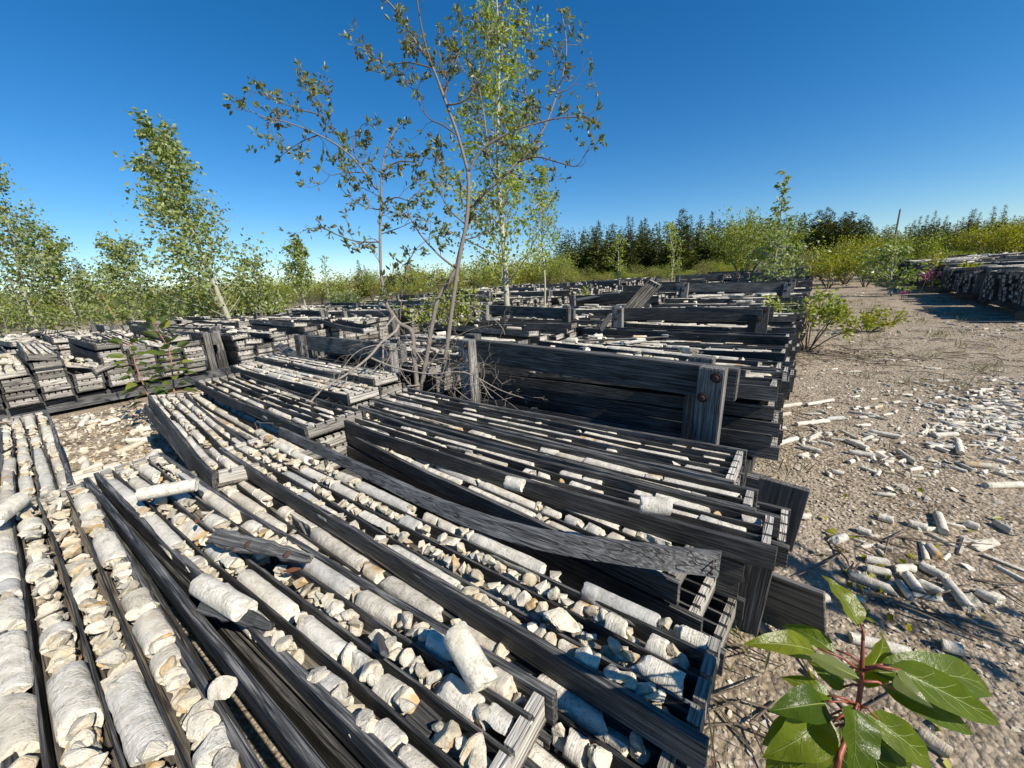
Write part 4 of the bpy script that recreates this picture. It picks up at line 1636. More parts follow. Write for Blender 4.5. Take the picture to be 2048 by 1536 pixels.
# ------------------------------------------------------------------ vegetation helpers
def leaves(name, P, D, size, ratio, mat, seed=0, oval=False, fold=0.25, parent=None, tint=None):
    rs = np.random.RandomState(seed)
    P, D = np.asarray(P, float), np.asarray(D, float)
    n = len(P)
    D = D / (np.linalg.norm(D, axis=1, keepdims=True) + 1e-9)
    U = rs.normal(size=(n, 3))
    S = np.cross(D, U)
    S /= (np.linalg.norm(S, axis=1, keepdims=True) + 1e-9)
    Nn = np.cross(S, D)
    size = np.asarray(size, float).reshape(-1, 1) * np.ones((n, 1))
    w = size * ratio * 0.5
    if oval:
        pts = [P, P + D * size * 0.3 + S * w + Nn * w * fold, P + D * size * 0.68 + S * w * 0.85 + Nn * w * fold, P + D * size - Nn * size * 0.06,
               P + D * size * 0.68 - S * w * 0.85 + Nn * w * fold, P + D * size * 0.3 - S * w + Nn * w * fold]
        tri = np.array([(0, 1, 2), (0, 2, 3), (0, 3, 4), (0, 4, 5)])
    else:
        pts = [P, P + D * size * 0.42 + S * w + Nn * w * fold, P + D * size, P + D * size * 0.42 - S * w + Nn * w * fold]
        tri = np.array([(0, 1, 2), (0, 2, 3)])
    k = len(pts)
    V = np.stack(pts, 1).reshape(-1, 3)
    T = (tri[None] + (np.arange(n) * k)[:, None, None]).reshape(-1, 3)
    t = rs.rand(n) if tint is None else tint
    me = tri_mesh(name, V, T, [mat], None, np.repeat(t, k))
    o = bpy.data.objects.new(name, me)
    COL.objects.link(o)
    if parent is not None:
        o.parent = parent
    return o


def grow(name, label, cat, base, top, group=None, r0=0.03, nb=26, cb=0.2, width=0.6, shape=None, el=(35, 60), leaf=0.06, nleaf=40, ratio=0.8,
         lmat='aspen_leaf', bmat='aspen_bark', seed=0, spread=0.12, droop=0.5, wind=(0, 0, 0), sub=3, trunk_n=8, oval=False, root=None, rlim=1.0):
    """a broadleaf tree: curved trunk, rising limbs with twigs, leaves along them"""
    r_ = random.Random(seed)
    base, top = Vector(base), Vector(top)
    root = empty(name, Matrix.Translation(base))
    tag(root, label, cat, group)
    Hv = top - base
    H = Hv.length
    tp, tr = [], []
    off = [r_.uniform(-1, 1) * 0.02 * H for _ in range(4)]
    for i in range(9):
        t = i / 8
        p = Hv * t + Vector((off[0] * math.sin(t * 5) + off[1] * math.sin(t * 9), off[2] * math.sin(t * 4.4) + off[3] * math.sin(t * 8), 0)) * min(1, t * 3) * (1 - t * 0.3)
        tp.append(p)
        tr.append(r0 * (1 - 0.88 * t) ** 0.9)
    mb = MB()
    sp, sr = spline(tp, tr, 3)
    mb.tube(sp, sr, trunk_n)
    P, D = [], []
    shape = shape or (lambda t: math.sin(math.pi * min(1, t * 0.85 + 0.15)) ** 0.7)
    wv = Vector(wind)
    for i in range(nb):
        t = cb + (0.98 - cb) * (i + r_.random()) / nb
        f = t * 8
        k = min(7, int(f))
        p0 = tp[k].lerp(tp[k + 1], f - k)
        an = i * 2.4 + r_.uniform(-0.5, 0.5)
        e_ = math.radians(r_.uniform(*el))
        ln = width * shape((t - cb) / (1 - cb)) * r_.uniform(0.65, 1.15)
        d = Vector((math.cos(an) * math.cos(e_), math.sin(an) * math.cos(e_), math.sin(e_))) + wv
        d.normalize()
        q, pts = p0.copy(), [p0.copy()]
        dd = d.copy()
        for s in range(4):
            dd = (dd + Vector((r_.gauss(0, 0.14), r_.gauss(0, 0.14), r_.gauss(0.02, 0.12)))).normalized()
            q = q + dd * ln / 4
            pts.append(q.copy())
        rb = min(r0 * 0.45, 0.006 + ln * 0.008) * rlim
        mb.tube(pts, [rb * (1 - 0.75 * s / 4) for s in range(5)], 4, False)
        tw = []
        for s in range(sub):
            a_ = r_.uniform(0.25, 0.9) * 4
            kk = min(3, int(a_))
            b0 = pts[kk].lerp(pts[kk + 1], a_ - kk)
            td = (dd + Vector((r_.gauss(0, 0.7), r_.gauss(0, 0.7), r_.gauss(0.1, 0.5)))).normalized()
            b1 = b0 + td * ln * r_.uniform(0.2, 0.45)
            bm_ = b0.lerp(b1, 0.5) + Vector((r_.gauss(0, 0.02), r_.gauss(0, 0.02), r_.gauss(0, 0.02))) * ln
            mb.tube([b0, bm_, b1], [rb * 0.4, rb * 0.3, rb * 0.15], 3, False)
            tw.append((b0, b1, td))
        for _ in range(nleaf):
            if tw and r_.random() < 0.62:
                b0, b1, td = r_.choice(tw)
                lp = b0.lerp(b1, r_.uniform(0.15, 1.05))
            else:
                a_ = r_.uniform(0.3, 1.0) * 3.999
                kk = int(a_)
                lp = pts[kk].lerp(pts[kk + 1], a_ - kk)
                td = dd
            lp = lp + Vector((r_.gauss(0, 1), r_.gauss(0, 1), r_.gauss(0, 1))) * spread * ln
            ld = td * 0.5 + Vector((r_.gauss(0, 0.6), r_.gauss(0, 0.6), r_.gauss(0, 0.6) - droop)) + wv * 1.2
            P.append(lp[:])
            D.append(ld[:])
    tr_o = mb.build('trunk', M[bmat], root, True)
    if P:
        rs = np.random.RandomState(seed)
        leaves('crown', P, D, leaf * rs.uniform(0.65, 1.25, len(P)), ratio, M[lmat], seed, oval, parent=root)
    return root


def tree_px(name, label, cat, bpx, tpx, depth, tdepth=None, **kw):
    b = at(bpx[0], bpx[1], depth)
    b.z = gz(b.x, b.y)
    t = at(tpx[0], tpx[1], tdepth or depth)
    return grow(name, label, cat, b, t, **kw)


# --- aspens and poplars
tree_px('aspen_tree', "tall pale barked aspen rising behind the bare willow", 'tree', (1013, 612), (983, -70), 7.0, r0=0.055, nb=58, cb=0.13, width=1.25,
        shape=lambda t: 1.15 - 0.6 * t + 0.1 * math.sin(t * 9), leaf=0.062, nleaf=120, ratio=0.9, seed=1, spread=0.10, el=(15, 50), droop=0.7)
tree_px('aspen_sapling', "thin white stemmed aspen just beyond the tall one", 'tree', (1088, 575), (1082, 335), 10.0, r0=0.03, nb=26, cb=0.3, width=0.75, leaf=0.06, nleaf=70, seed=2, droop=0.6)
tree_px('poplar_tree', "windblown poplar with silvery leaves leaning over the racks", 'tree', (470, 660), (312, 268), 9.0, r0=0.06, nb=70, cb=0.08, width=1.6,
        shape=lambda t: 1.05 - 0.75 * t, leaf=0.095, nleaf=95, ratio=0.68, lmat='poplar_leaf', bmat='poplar_bark', seed=3, spread=0.12, el=(30, 62), wind=(-0.32, -0.12, 0.0), rlim=0.55)
tree_px('poplar_tree', "tall poplar cut by the photo's edge beyond the gap rack", 'tree', (70, 640), (-30, 330), 9.5, r0=0.06, nb=48, cb=0.12, width=1.2,
        shape=lambda t: 1.0 - 0.6 * t, leaf=0.085, nleaf=85, ratio=0.7, lmat='poplar_leaf', bmat='poplar_bark', seed=4, el=(30, 60), wind=(-0.28, -0.1, 0))
tree_px('poplar_tree', "bushy poplar with a pale slanting stem near the photo's edge", 'tree', (150, 640), (85, 475), 10.5, r0=0.045, nb=40, cb=0.15, width=1.15,
        shape=lambda t: 1.0 - 0.5 * t, leaf=0.085, nleaf=80, ratio=0.7, lmat='poplar_leaf', bmat='poplar_bark', seed=5, wind=(-0.25, -0.1, 0))
tree_px('poplar_tree', "bushy poplar standing next to the windblown silvery one", 'tree', (262, 630), (240, 492), 12.0, r0=0.045, nb=42, cb=0.12, width=1.25,
        shape=lambda t: 1.0 - 0.55 * t, leaf=0.09, nleaf=80, ratio=0.7, lmat='poplar_leaf', bmat='poplar_bark', seed=6, wind=(-0.2, -0.08, 0))
tree_px('poplar_sapling', "short leafy poplar at the windblown poplar's foot", 'tree', (520, 640), (508, 525), 10.0, r0=0.03, nb=22, cb=0.15, width=0.8, leaf=0.085, nleaf=34, ratio=0.7, lmat='poplar_leaf', bmat='poplar_bark', seed=7, wind=(-0.15, 0, 0))
tree_px('poplar_tree', "compact dark green poplar alone above the racks in the gap", 'tree', (605, 590), (592, 488), 14.0, r0=0.04, nb=36, cb=0.22, width=0.95,
        shape=lambda t: 1.0 - 0.6 * t, leaf=0.095, nleaf=65, ratio=0.75, lmat='poplar_leaf', bmat='poplar_bark', seed=8)
tree_px('poplar_sapling', "slender wispy sapling next to the compact poplar", 'tree', (655, 575), (646, 510), 18.0, r0=0.03, nb=18, cb=0.1, width=0.5, leaf=0.09, nleaf=14, ratio=0.7, lmat='poplar_leaf', bmat='poplar_bark', seed=9)
tree_px('poplar_tree', "spindly tall poplar poking above the spruces beyond the racks", 'tree', (1545, 556), (1572, 346), 10.5, r0=0.03, nb=26, cb=0.1, width=0.62,
        shape=lambda t: 1.0 - 0.72 * t, leaf=0.10, nleaf=20, ratio=0.72, lmat='poplar_leaf', bmat='poplar_bark', seed=10)
tree_px('poplar_sapling', "glossy dark leaved poplar sprawling at the spindly one's foot", 'shrub', (1560, 556), (1568, 470), 10.0, r0=0.025, nb=26, cb=0.05, width=0.95, leaf=0.10, nleaf=26, ratio=0.72, lmat='poplar_leaf', bmat='poplar_bark', seed=11, el=(0, 40))
tree_px('poplar_sapling', "young poplar bush standing mid path", 'shrub', (1778, 612), (1785, 498), 9.5, r0=0.022, nb=26, cb=0.05, width=0.62, leaf=0.085, nleaf=30, ratio=0.72, lmat='poplar_leaf', bmat='poplar_bark', seed=12, el=(10, 55))
tree_px('poplar_sapling', "slim sapling by the far rack next to the pink fireweed", 'sapling', (1862, 600), (1868, 508), 9.5, r0=0.012, nb=18, cb=0.1, width=0.28, leaf=0.075, nleaf=12, ratio=0.6, lmat='yellow_leaf', seed=13)
tree_px('poplar_sapling', "slim yellow green sapling before the shaded far rack", 'sapling', (1930, 628), (1936, 530), 8.5, r0=0.012, nb=20, cb=0.1, width=0.30, leaf=0.085, nleaf=12, ratio=0.5, lmat='yellow_leaf', seed=14)
tree_px('aspen_sapling', "aspen sapling in front of the dark spruces, nearest the willow bush", 'tree', (1345, 560), (1343, 445), 18.0, r0=0.035, nb=22, cb=0.1, width=0.7, leaf=0.09, nleaf=26, seed=15)
tree_px('aspen_sapling', "aspen sapling with a pale stem before the spruce wood", 'tree', (1238, 560), (1236, 470), 20.0, r0=0.035, nb=20, cb=0.2, width=0.7, leaf=0.09, nleaf=24, seed=16)


# shrubs: several stems from one root
def shrub(name, label, base, h, w, lmat, seed, group=None, nst=7, leaf=0.06, nleaf=200, ratio=0.55, bmat='darktwig', spread=0.1, cat='shrub', low=0.3):
    r_ = random.Random(seed)
    root = empty(name, Matrix.Translation(base))
    tag(root, label, cat, group)
    mb = MB()
    P, D = [], []
    for s in range(nst):
        an = s * 2.4 + r_.uniform(-0.4, 0.4)
        out = w * r_.uniform(0.25, 1.0)
        hh = h * (1 - 0.35 * (out / w) ** 2) * r_.uniform(0.7, 1.05)
        p0 = Vector((math.cos(an) * 0.03, math.sin(an) * 0.03, 0))
        p3 = Vector((math.cos(an) * out, math.sin(an) * out, hh))
        p1 = p0.lerp(p3, 0.35) + Vector((0, 0, 0.10 * h)) + Vector((r_.gauss(0, 1), r_.gauss(0, 1), 0)) * 0.05 * w
        p2 = p0.lerp(p3, 0.7) + Vector((0, 0, 0.08 * h)) + Vector((r_.gauss(0, 1), r_.gauss(0, 1), r_.gauss(0, 1))) * 0.06 * w
        rb = 0.004 + 0.008 * h
        mb.tube([p0, p1, p2, p3], [rb, rb * 0.75, rb * 0.5, rb * 0.15], 4, False)
        pp = [p0, p1, p2, p3]
        tws = []
        for k in range(6):
            a_ = r_.uniform(low, 1.0) * 2.999
            i = int(a_)
            b0 = pp[i].lerp(pp[i + 1], a_ - i)
            td = ((p3 - p0).normalized() + Vector((r_.gauss(0, 0.8), r_.gauss(0, 0.8), r_.gauss(0.1, 0.6)))).normalized()
            b1 = b0 + td * r_.uniform(0.12, 0.38) * (h + w) * 0.5
            mb.tube([b0, b0.lerp(b1, 0.5) + Vector((r_.gauss(0, 0.02), r_.gauss(0, 0.02), 0.02)) * h, b1], [rb * 0.4, rb * 0.3, rb * 0.1], 3, False)
            tws.append((b0, b1, td))
        for _ in range(nleaf // nst):
            b0, b1, td = r_.choice(tws)
            lp = b0.lerp(b1, r_.uniform(0.1, 1.08)) + Vector((r_.gauss(0, 1), r_.gauss(0, 1), r_.gauss(0, 1))) * spread * (h + w) * 0.25
            P.append(lp[:])
            D.append((td + Vector((r_.gauss(0, 0.6), r_.gauss(0, 0.6), r_.gauss(0, 0.6)))[:] if False else (td + Vector((r_.gauss(0, 0.6), r_.gauss(0, 0.6), r_.gauss(0, 0.6))))[:]))
    mb.build('stem', M[bmat], root, True)
    rs = np.random.RandomState(seed)
    leaves('crown', P, D, leaf * rs.uniform(0.6, 1.25, len(P)), ratio, M[lmat], seed, parent=root)
    return root


def shrub_px(name, label, px, depth, h, w, lmat, seed, **kw):
    b = at(px[0], px[1], depth)
    b.z = gz(b.x, b.y) - 0.02
    return shrub(name, label, b, h, w, lmat, seed, **kw)


shrub_px('willow_shrub', "big rounded willow bush in front of the spruce wood", (1490, 555), 17.0, 2.7, 2.0, 'shrub_leaf', 21, nst=20, leaf=0.095, nleaf=8500, spread=0.13, bmat='twig')
shrub_px('willow_shrub', "yellow green willow bush where the path narrows", (1690, 568), 14.0, 1.6, 1.2, 'yellow_leaf', 22, nst=15, leaf=0.075, nleaf=4200, spread=0.2)
shrub_px('willow_shrub', "olive willow bush behind the young path poplar", (1755, 552), 16.0, 1.5, 1.3, 'shrub_leaf', 23, nst=14, leaf=0.08, nleaf=4000, spread=0.2)
shrub_px('willow_shrub', "bright yellow green bush over the far racks at the photo's edge", (1995, 520), 22.0, 2.3, 2.2, 'yellow_leaf', 24, nst=20, leaf=0.10, nleaf=9000, spread=0.15)
shrub_px('willow_shrub', "brownish bush beneath the spindly poplar", (1610, 545), 19.0, 1.9, 1.0, 'olive_leaf', 25, nst=10, leaf=0.08, nleaf=1200, spread=0.2)
shrub_px('willow_shrub', "small yellow bush low at the path end, nearest the rack ends", (1655, 578), 13.0, 0.95, 0.7, 'yellow_leaf', 61, nst=10, leaf=0.07, nleaf=1500, spread=0.16)
shrub_px('willow_shrub', "green bush behind the pink fireweed clump", (1835, 552), 14.0, 1.5, 0.9, 'shrub_leaf', 62, nst=12, leaf=0.075, nleaf=2200, spread=0.16)
shrub_px('willow_shrub', "green and yellow bush crowding the middle of the path end", (1728, 580), 12.5, 1.0, 0.8, 'shrub_leaf', 63, nst=11, leaf=0.07, nleaf=1700, spread=0.16)
shrub_px('willow_shrub', "tall bush over the path end, seen above the yellow one", (1720, 535), 20.0, 1.7, 1.4, 'shrub_leaf', 64, nst=14, leaf=0.085, nleaf=3500, spread=0.16)
shrub_px('rose_shrub', "loose green rose bush growing at the rack ends by the path", (1612, 705), 4.6, 0.60, 0.62, 'shrub_leaf', 26, nst=13, leaf=0.05, nleaf=1500, ratio=0.6, spread=0.10, low=0.45)
shrub_px('rose_shrub', "low leafy tuft on the path in front of the rose bush", (1735, 655), 5.4, 0.30, 0.42, 'yellow_leaf', 27, nst=9, leaf=0.045, nleaf=650, ratio=0.6, spread=0.12)
shrub_px('willow_shrub', "leafy shrub between the willow's two trunks and the tall aspen", (900, 640), 5.2, 1.15, 0.55, 'shrub_leaf', 28, nst=9, leaf=0.06, nleaf=900, spread=0.16)
shrub_px('willow_shrub', "narrow green bush by the slumped core box", (1165, 590), 11.0, 0.65, 0.3, 'shrub_leaf', 29, nst=6, leaf=0.06, nleaf=260, spread=0.16)

for (u, v, d, h, w, sd, lab) in ((395, 640, 9.6, 1.0, 0.75, 31, "leafy sucker clump before the windblown poplar's trunk"), (545, 628, 10.5, 1.0, 0.7, 32, "leafy sucker clump just past the windblown poplar"), (320, 628, 11, 1.15, 0.9, 33, "poplar suckers between the bushy and the windblown poplars"),
                                 (190, 632, 10.5, 1.1, 0.9, 34, "poplar suckers at the bushy poplar's slanting stem"), (40, 640, 9.5, 1.2, 1.0, 35, "poplar suckers under the tall poplar at the photo's edge"), (690, 585, 13, 0.9, 0.8, 36, "green bush behind the willow's thin trunk")):
    shrub_px('poplar_bush', lab, (u, v), d, h, w, 'poplar_leaf', sd, nst=10, leaf=0.085, nleaf=800, ratio=0.7, spread=0.24, bmat='poplar_bark')

# fireweed
for (u, v, d, h, lab) in ((1838, 575, 9.5, 0.62, "pink fireweed clump in front of the far rack"), (1802, 604, 8.6, 0.18, "small pink fireweed sprig low on the path")):
    b = at(u, v, d)
    b.z = gz(b.x, b.y)
    root = empty('fireweed', Matrix.Translation(b))
    tag(root, lab, 'wildflower')
    r_ = random.Random(int(u))
    mb = MB()
    P, D = [], []
    for s in range(9 if h > 0.3 else 3):
        p1 = Vector((r_.gauss(0, 0.16) * h * 1.3, r_.gauss(0, 0.16) * h * 1.3, h * r_.uniform(0.75, 1.1)))
        mb.tube([(p1.x * 0.2, p1.y * 0.2, 0), p1 * 0.6, p1], [0.005, 0.004, 0.002], 4, False)
        for _ in range(34):
            P.append((p1 * r_.uniform(0.62, 1.0) + Vector((r_.gauss(0, 0.02), r_.gauss(0, 0.02), 0)))[:])
            D.append((r_.gauss(0, 1), r_.gauss(0, 1), 0.3))
    mb.build('stem', M['darktwig'], root)
    leaves('flowers', P, D, 0.035, 0.7, M['fire'], 3, parent=root)

# weeds and dry grass on the gravel
P, D, Z_ = [], [], []
r_ = random.Random(64)
tufts = [onz(1575, 950, 0.0), onz(1560, 700, 0.0), onz(150, 800, 0.02), onz(1420, 1480, 0.0), onz(1480, 1290, 0), onz(1700, 700, 0), onz(1860, 720, 0), onz(1920, 700, 0.0), onz(1960, 740, 0)]
for i in range(60):
    tufts.append(Vector((r_.uniform(0.4, 3.4), r_.uniform(4, 12), 0)))
for t in tufts:
    for _ in range(26):
        x, y = t.x + r_.gauss(0, 0.05), t.y + r_.gauss(0, 0.05)
        P.append((x, y, gz(x, y)))
        D.append((r_.gauss(0, 0.5), r_.gauss(0, 0.5), 1))
        Z_.append(r_.uniform(0.04, 0.12))
o = leaves('grass', P, D, np.array(Z_), 0.06, M['grass'], 5)
tag(o, "sparse dry grass tufts on the gravel path", kind='stuff')

# fallen yellow leaves
P, D = [], []
r_ = random.Random(123)
for c, sp_, n in ((onz(1720, 1130, 0), 0.16, 34), (onz(1600, 1260, 0), 0.15, 24), (onz(1750, 700, 0), 0.8, 40), (onz(1850, 1100, 0), 0.3, 24)):
    for _ in range(n):
        x, y = c.x + r_.gauss(0, sp_), c.y + r_.gauss(0, sp_)
        P.append((x, y, gz(x, y) + 0.012))
        D.append((r_.gauss(0, 1), r_.gauss(0, 1), r_.gauss(0, 0.12)))
o = leaves('leaf_litter', P, D, 0.03, 0.7, M['yellow_leaf'], 8)
tag(o, "fallen yellow leaves scattered on the gravel", kind='stuff')
# loose boards dropped over the stacks
r_ = random.Random(321)
cand = [g for g in IND if g['top'] and g['rack'] in (0, 1, 2, 3) and g['bay'] >= -1 and not (g['rack'] == 0 and g['bay'] == 0 and g['stack'] < 4)]
for g in r_.sample(cand, min(26, len(cand))):
    c = g['mat'] @ Vector((r_.uniform(-0.4, 0.4), 0, BH + 0.03))
    an = r_.uniform(-0.9, 0.9) + (1.57 if r_.random() < 0.4 else 0)
    hl = r_.uniform(0.2, 0.6)
    d = Vector((math.cos(an), math.sin(an), r_.uniform(-0.12, 0.12))) * hl
    R_ = RACKS[g['rack']]
    plank(c - d, c + d, r_.uniform(0.04, 0.07), 0.012, M['grey_board'], 'loose_board', f"loose board, {ORD[g['stack']]} stack {bay_name(g['bay'])}, {R_['name']}", 'board', normal=(r_.gauss(0, 0.3), r_.gauss(0, 0.3), 1), jag=0.05)

# dry twigs and litter lying on the gravel
b = MB()
r_ = random.Random(99)
spots = [(onz(1700, 715, 0), 0.55, 110), (onz(1620, 715, 0), 0.3, 70), (onz(1830, 1150, 0), 0.25, 30), (onz(1900, 700, 0), 0.8, 60), (onz(1480, 1350, 0), 0.2, 35), (onz(250, 850, 0), 0.7, 60), (onz(1650, 890, 0), 0.25, 25), (onz(1800, 650, 0), 1.5, 80)]
for c, sp_, n in spots:
    for _ in range(n):
        x, y = c.x + r_.gauss(0, sp_), c.y + r_.gauss(0, sp_ * 0.6)
        an, ln = r_.uniform(0, 6.28), r_.uniform(0.05, 0.3)
        z = gz(x, y) + 0.006
        p0 = Vector((x, y, z))
        p1 = p0 + Vector((math.cos(an), math.sin(an), r_.uniform(0, 0.12))) * ln * 0.5 + Vector((0, 0, 0.004))
        p2 = p1 + Vector((math.cos(an + r_.gauss(0, 0.4)), math.sin(an + r_.gauss(0, 0.4)), r_.uniform(-0.1, 0.1))) * ln * 0.5
        b.tube([p0, p1, p2], [0.0035, 0.003, 0.0015], 4, False)
o = b.build('twig_litter', M['dry'])
tag(o, "dry broken twigs littering the gravel", kind='stuff')

# ------------------------------------------------------------------ the bare willow at the crossbeam, limb by limb
def willow():
    r_ = random.Random(5)
    limbs = {
        # name: (pixel path, depth start, depth end, radius start, radius end, leafy)
        'A': ([(882, 815), (886, 745), (893, 700), (905, 610), (918, 520), (932, 450), (937, 390), (936, 345)], 2.72, 2.62, 0.021, 0.014, 0),
        'A1': ([(936, 345), (917, 275), (888, 195), (864, 133), (825, 74), (802, 35), (775, 3), (745, -14)], 2.62, 2.45, 0.013, 0.005, 1),
        'A1b': ([(864, 133), (848, 78), (837, 20), (832, -30)], 2.5, 2.4, 0.008, 0.004, 1),
        'A1c': ([(860, 135), (835, 128), (813, 125), (778, 131), (755, 145), (725, 115)], 2.5, 2.55, 0.006, 0.002, 1),
        'A1d': ([(911, 268), (885, 250), (860, 238), (840, 211), (833, 184), (802, 164)], 2.58, 2.7, 0.007, 0.002, 1),
        'A1e': ([(895, 210), (930, 200), (960, 150), (975, 90), (965, 30)], 2.55, 2.45, 0.007, 0.003, 1),
        'A1f': ([(888, 195), (905, 140), (925, 80), (915, 20)], 2.55, 2.75, 0.006, 0.003, 1),
        'A2': ([(936, 345), (962, 301), (997, 277), (1036, 258), (1091, 242), (1134, 234), (1169, 234), (1194, 217)], 2.62, 2.4, 0.010, 0.002, 1),
        'B': ([(835, 815), (850, 735), (863, 656), (877, 595), (897, 564), (912, 535), (925, 480), (936, 449), (954, 402), (997, 363), (1036, 324), (1059, 301), (1091, 250), (1114, 188), (1130, 129), (1132, 78), (1122, 23)], 2.80, 2.75, 0.022, 0.004, 1),
        'B1': ([(1036, 324), (1075, 314), (1114, 324), (1153, 332), (1173, 305), (1200, 281)], 2.76, 2.6, 0.007, 0.002, 1),
        'B2': ([(997, 363), (981, 332), (973, 270), (966, 219), (954, 168), (919, 129), (905, 60)], 2.78, 2.9, 0.009, 0.003, 1),
        'B3': ([(1091, 250), (1060, 215), (1050, 170), (1065, 110), (1055, 50)], 2.74, 2.9, 0.006, 0.002, 1),
        'B4': ([(1114, 188), (1140, 175), (1160, 150), (1178, 128)], 2.74, 2.7, 0.005, 0.002, 1),
        'C': ([(838, 800), (830, 730), (824, 665), (800, 648), (785, 628), (772, 605), (766, 570), (762, 547), (760, 469), (762, 410), (764, 344), (774, 293), (798, 246)], 2.62, 2.75, 0.022, 0.006, 0.5),
        'C1': ([(755, 378), (747, 371), (720, 332), (684, 297), (637, 270), (579, 246), (528, 234), (487, 214)], 2.72, 2.5, 0.011, 0.002, 1),
        'C1b': ([(637, 270), (610, 280), (587, 293), (557, 316)], 2.6, 2.65, 0.005, 0.002, 1),
        'C1c': ([(653, 275), (645, 234), (598, 219), (559, 203), (530, 190), (497, 180)], 2.6, 2.5, 0.006, 0.002, 1),
        'C1d': ([(645, 234), (640, 205), (625, 180), (605, 170)], 2.58, 2.7, 0.004, 0.002, 1),
        'C1e': ([(720, 332), (705, 290), (720, 255), (735, 245)], 2.68, 2.7, 0.005, 0.002, 1),
        'C1f': ([(728, 345), (690, 345), (660, 350), (640, 335)], 2.7, 2.6, 0.005, 0.002, 1),
        'C2': ([(764, 344), (794, 324), (825, 324), (841, 332), (850, 310)], 2.75, 2.65, 0.007, 0.003, 1),
        'C3': ([(759, 484), (723, 484), (692, 477), (649, 457), (638, 441)], 2.73, 2.55, 0.007, 0.002, 1),
        'C3b': ([(764, 420), (735, 415), (705, 400), (680, 375)], 2.73, 2.6, 0.005, 0.002, 1),
        'C4': ([(913, 537), (880, 512), (841, 469), (819, 430), (817, 402), (841, 379), (850, 350)], 2.70, 2.6, 0.009, 0.003, 1),
        'C5': ([(762, 410), (790, 395), (817, 402)], 2.74, 2.62, 0.006, 0.004, 1),
        'C6': ([(800, 640), (805, 580), (815, 530), (840, 490), (880, 470)], 2.7, 2.85, 0.006, 0.002, 1),
        'C7': ([(760, 469), (800, 455), (835, 440), (870, 445)], 2.73, 2.8, 0.005, 0.002, 1),
        'A3': ([(925, 480), (960, 470), (990, 440), (1010, 400)], 2.66, 2.8, 0.006, 0.002, 1),
        'A4': ([(912, 560), (880, 570), (850, 555), (830, 560)], 2.68, 2.6, 0.006, 0.002, 1),
        'A5': ([(932, 450), (900, 420), (880, 380), (885, 330), (875, 290)], 2.66, 2.75, 0.006, 0.002, 1),
    }
    dead = {
        'D': ([(797, 650), (790, 664), (764, 684), (738, 714), (700, 744), (659, 770), (623, 802), (612, 849), (609, 872)], 2.62, 2.15, 0.014, 0.005),
        'D2': ([(790, 632), (768, 660), (766, 690), (767, 746), (768, 805)], 2.62, 2.45, 0.010, 0.004),
        'D3': ([(695, 748), (690, 775), (695, 790), (722, 820)], 2.4, 2.35, 0.005, 0.002),
        'D4': ([(738, 714), (790, 735), (860, 748), (930, 745), (1000, 780), (1060, 800)], 2.5, 2.3, 0.009, 0.003),
        'D5': ([(840, 760), (870, 720), (920, 725), (960, 760), (990, 800), (1040, 790), (1065, 795)], 2.6, 2.3, 0.007, 0.002),
        'D6': ([(850, 730), (820, 690), (790, 700), (760, 740), (720, 735), (680, 745)], 2.6, 2.5, 0.006, 0.002),
        'D7': ([(850, 740), (890, 690), (940, 660), (985, 650)], 2.6, 2.4, 0.005, 0.002),
        'D8': ([(845, 740), (860, 690), (850, 660), (880, 640)], 2.6, 2.5, 0.005, 0.002),
        'D9': ([(860, 750), (900, 770), (940, 800), (975, 800)], 2.6, 2.3, 0.006, 0.002),
        'D10': ([(840, 770), (800, 775), (770, 790), (740, 830), (690, 830), (640, 845)], 2.6, 2.2, 0.006, 0.002),
        'D11': ([(623, 802), (580, 790), (540, 790), (510, 800)], 2.3, 2.3, 0.004, 0.0015),
        'D12': ([(905, 600), (960, 620), (1000, 650), (1010, 670)], 2.7, 2.6, 0.005, 0.002),
        'D14': ([(870, 770), (920, 750), (980, 720), (1010, 740)], 2.6, 2.35, 0.005, 0.0015),
        'D15': ([(845, 790), (880, 760), (900, 700), (930, 690)], 2.6, 2.45, 0.005, 0.0015),
        'D16': ([(830, 780), (800, 740), (810, 700), (790, 670)], 2.6, 2.5, 0.005, 0.0015),
        'D17': ([(860, 800), (910, 820), (950, 850), (970, 870)], 2.5, 2.2, 0.005, 0.0015),
        'D18': ([(800, 700), (760, 690), (720, 700), (690, 730), (670, 770)], 2.55, 2.3, 0.005, 0.0012),
        'D19': ([(770, 720), (740, 750), (730, 790), (700, 810)], 2.5, 2.3, 0.004, 0.0012),
        'D20': ([(880, 740), (930, 700), (980, 700), (1020, 720)], 2.6, 2.4, 0.005, 0.0012),
        'D21': ([(900, 780), (960, 770), (1010, 800), (1050, 830)], 2.55, 2.3, 0.004, 0.0012),
        'D13': ([(800, 648), (830, 640), (840, 610), (870, 600)], 2.65, 2.8, 0.006, 0.002),
    }
    base = at(850, 800, 2.72)
    base.z = gz(base.x, base.y)
    root = empty('willow_tree', Matrix.Translation(base))
    tag(root, "bare limbed multi stem willow with sparse leaf tufts growing through the racks", 'tree')
    wood_mb, twig_mb, dead_mb = MB(), MB(), MB()
    P, D, CP, CD = [], [], [], []

    def tuft(p, d, n=None):
        for _ in range(n or r_.randint(3, 7)):
            P.append((p + Vector((r_.gauss(0, 0.008), r_.gauss(0, 0.008), r_.gauss(0, 0.008))))[:])
            D.append((d + Vector((r_.gauss(0, 0.75), r_.gauss(0, 0.75), r_.gauss(0.1, 0.75))))[:])
        if r_.random() < 0.07:
            for _ in range(10):
                CP.append((p + Vector((r_.gauss(0, 0.01), r_.gauss(0, 0.01), r_.gauss(0, 0.014))))[:])
                CD.append((r_.gauss(0, 1), r_.gauss(0, 1), r_.gauss(0, 1)))

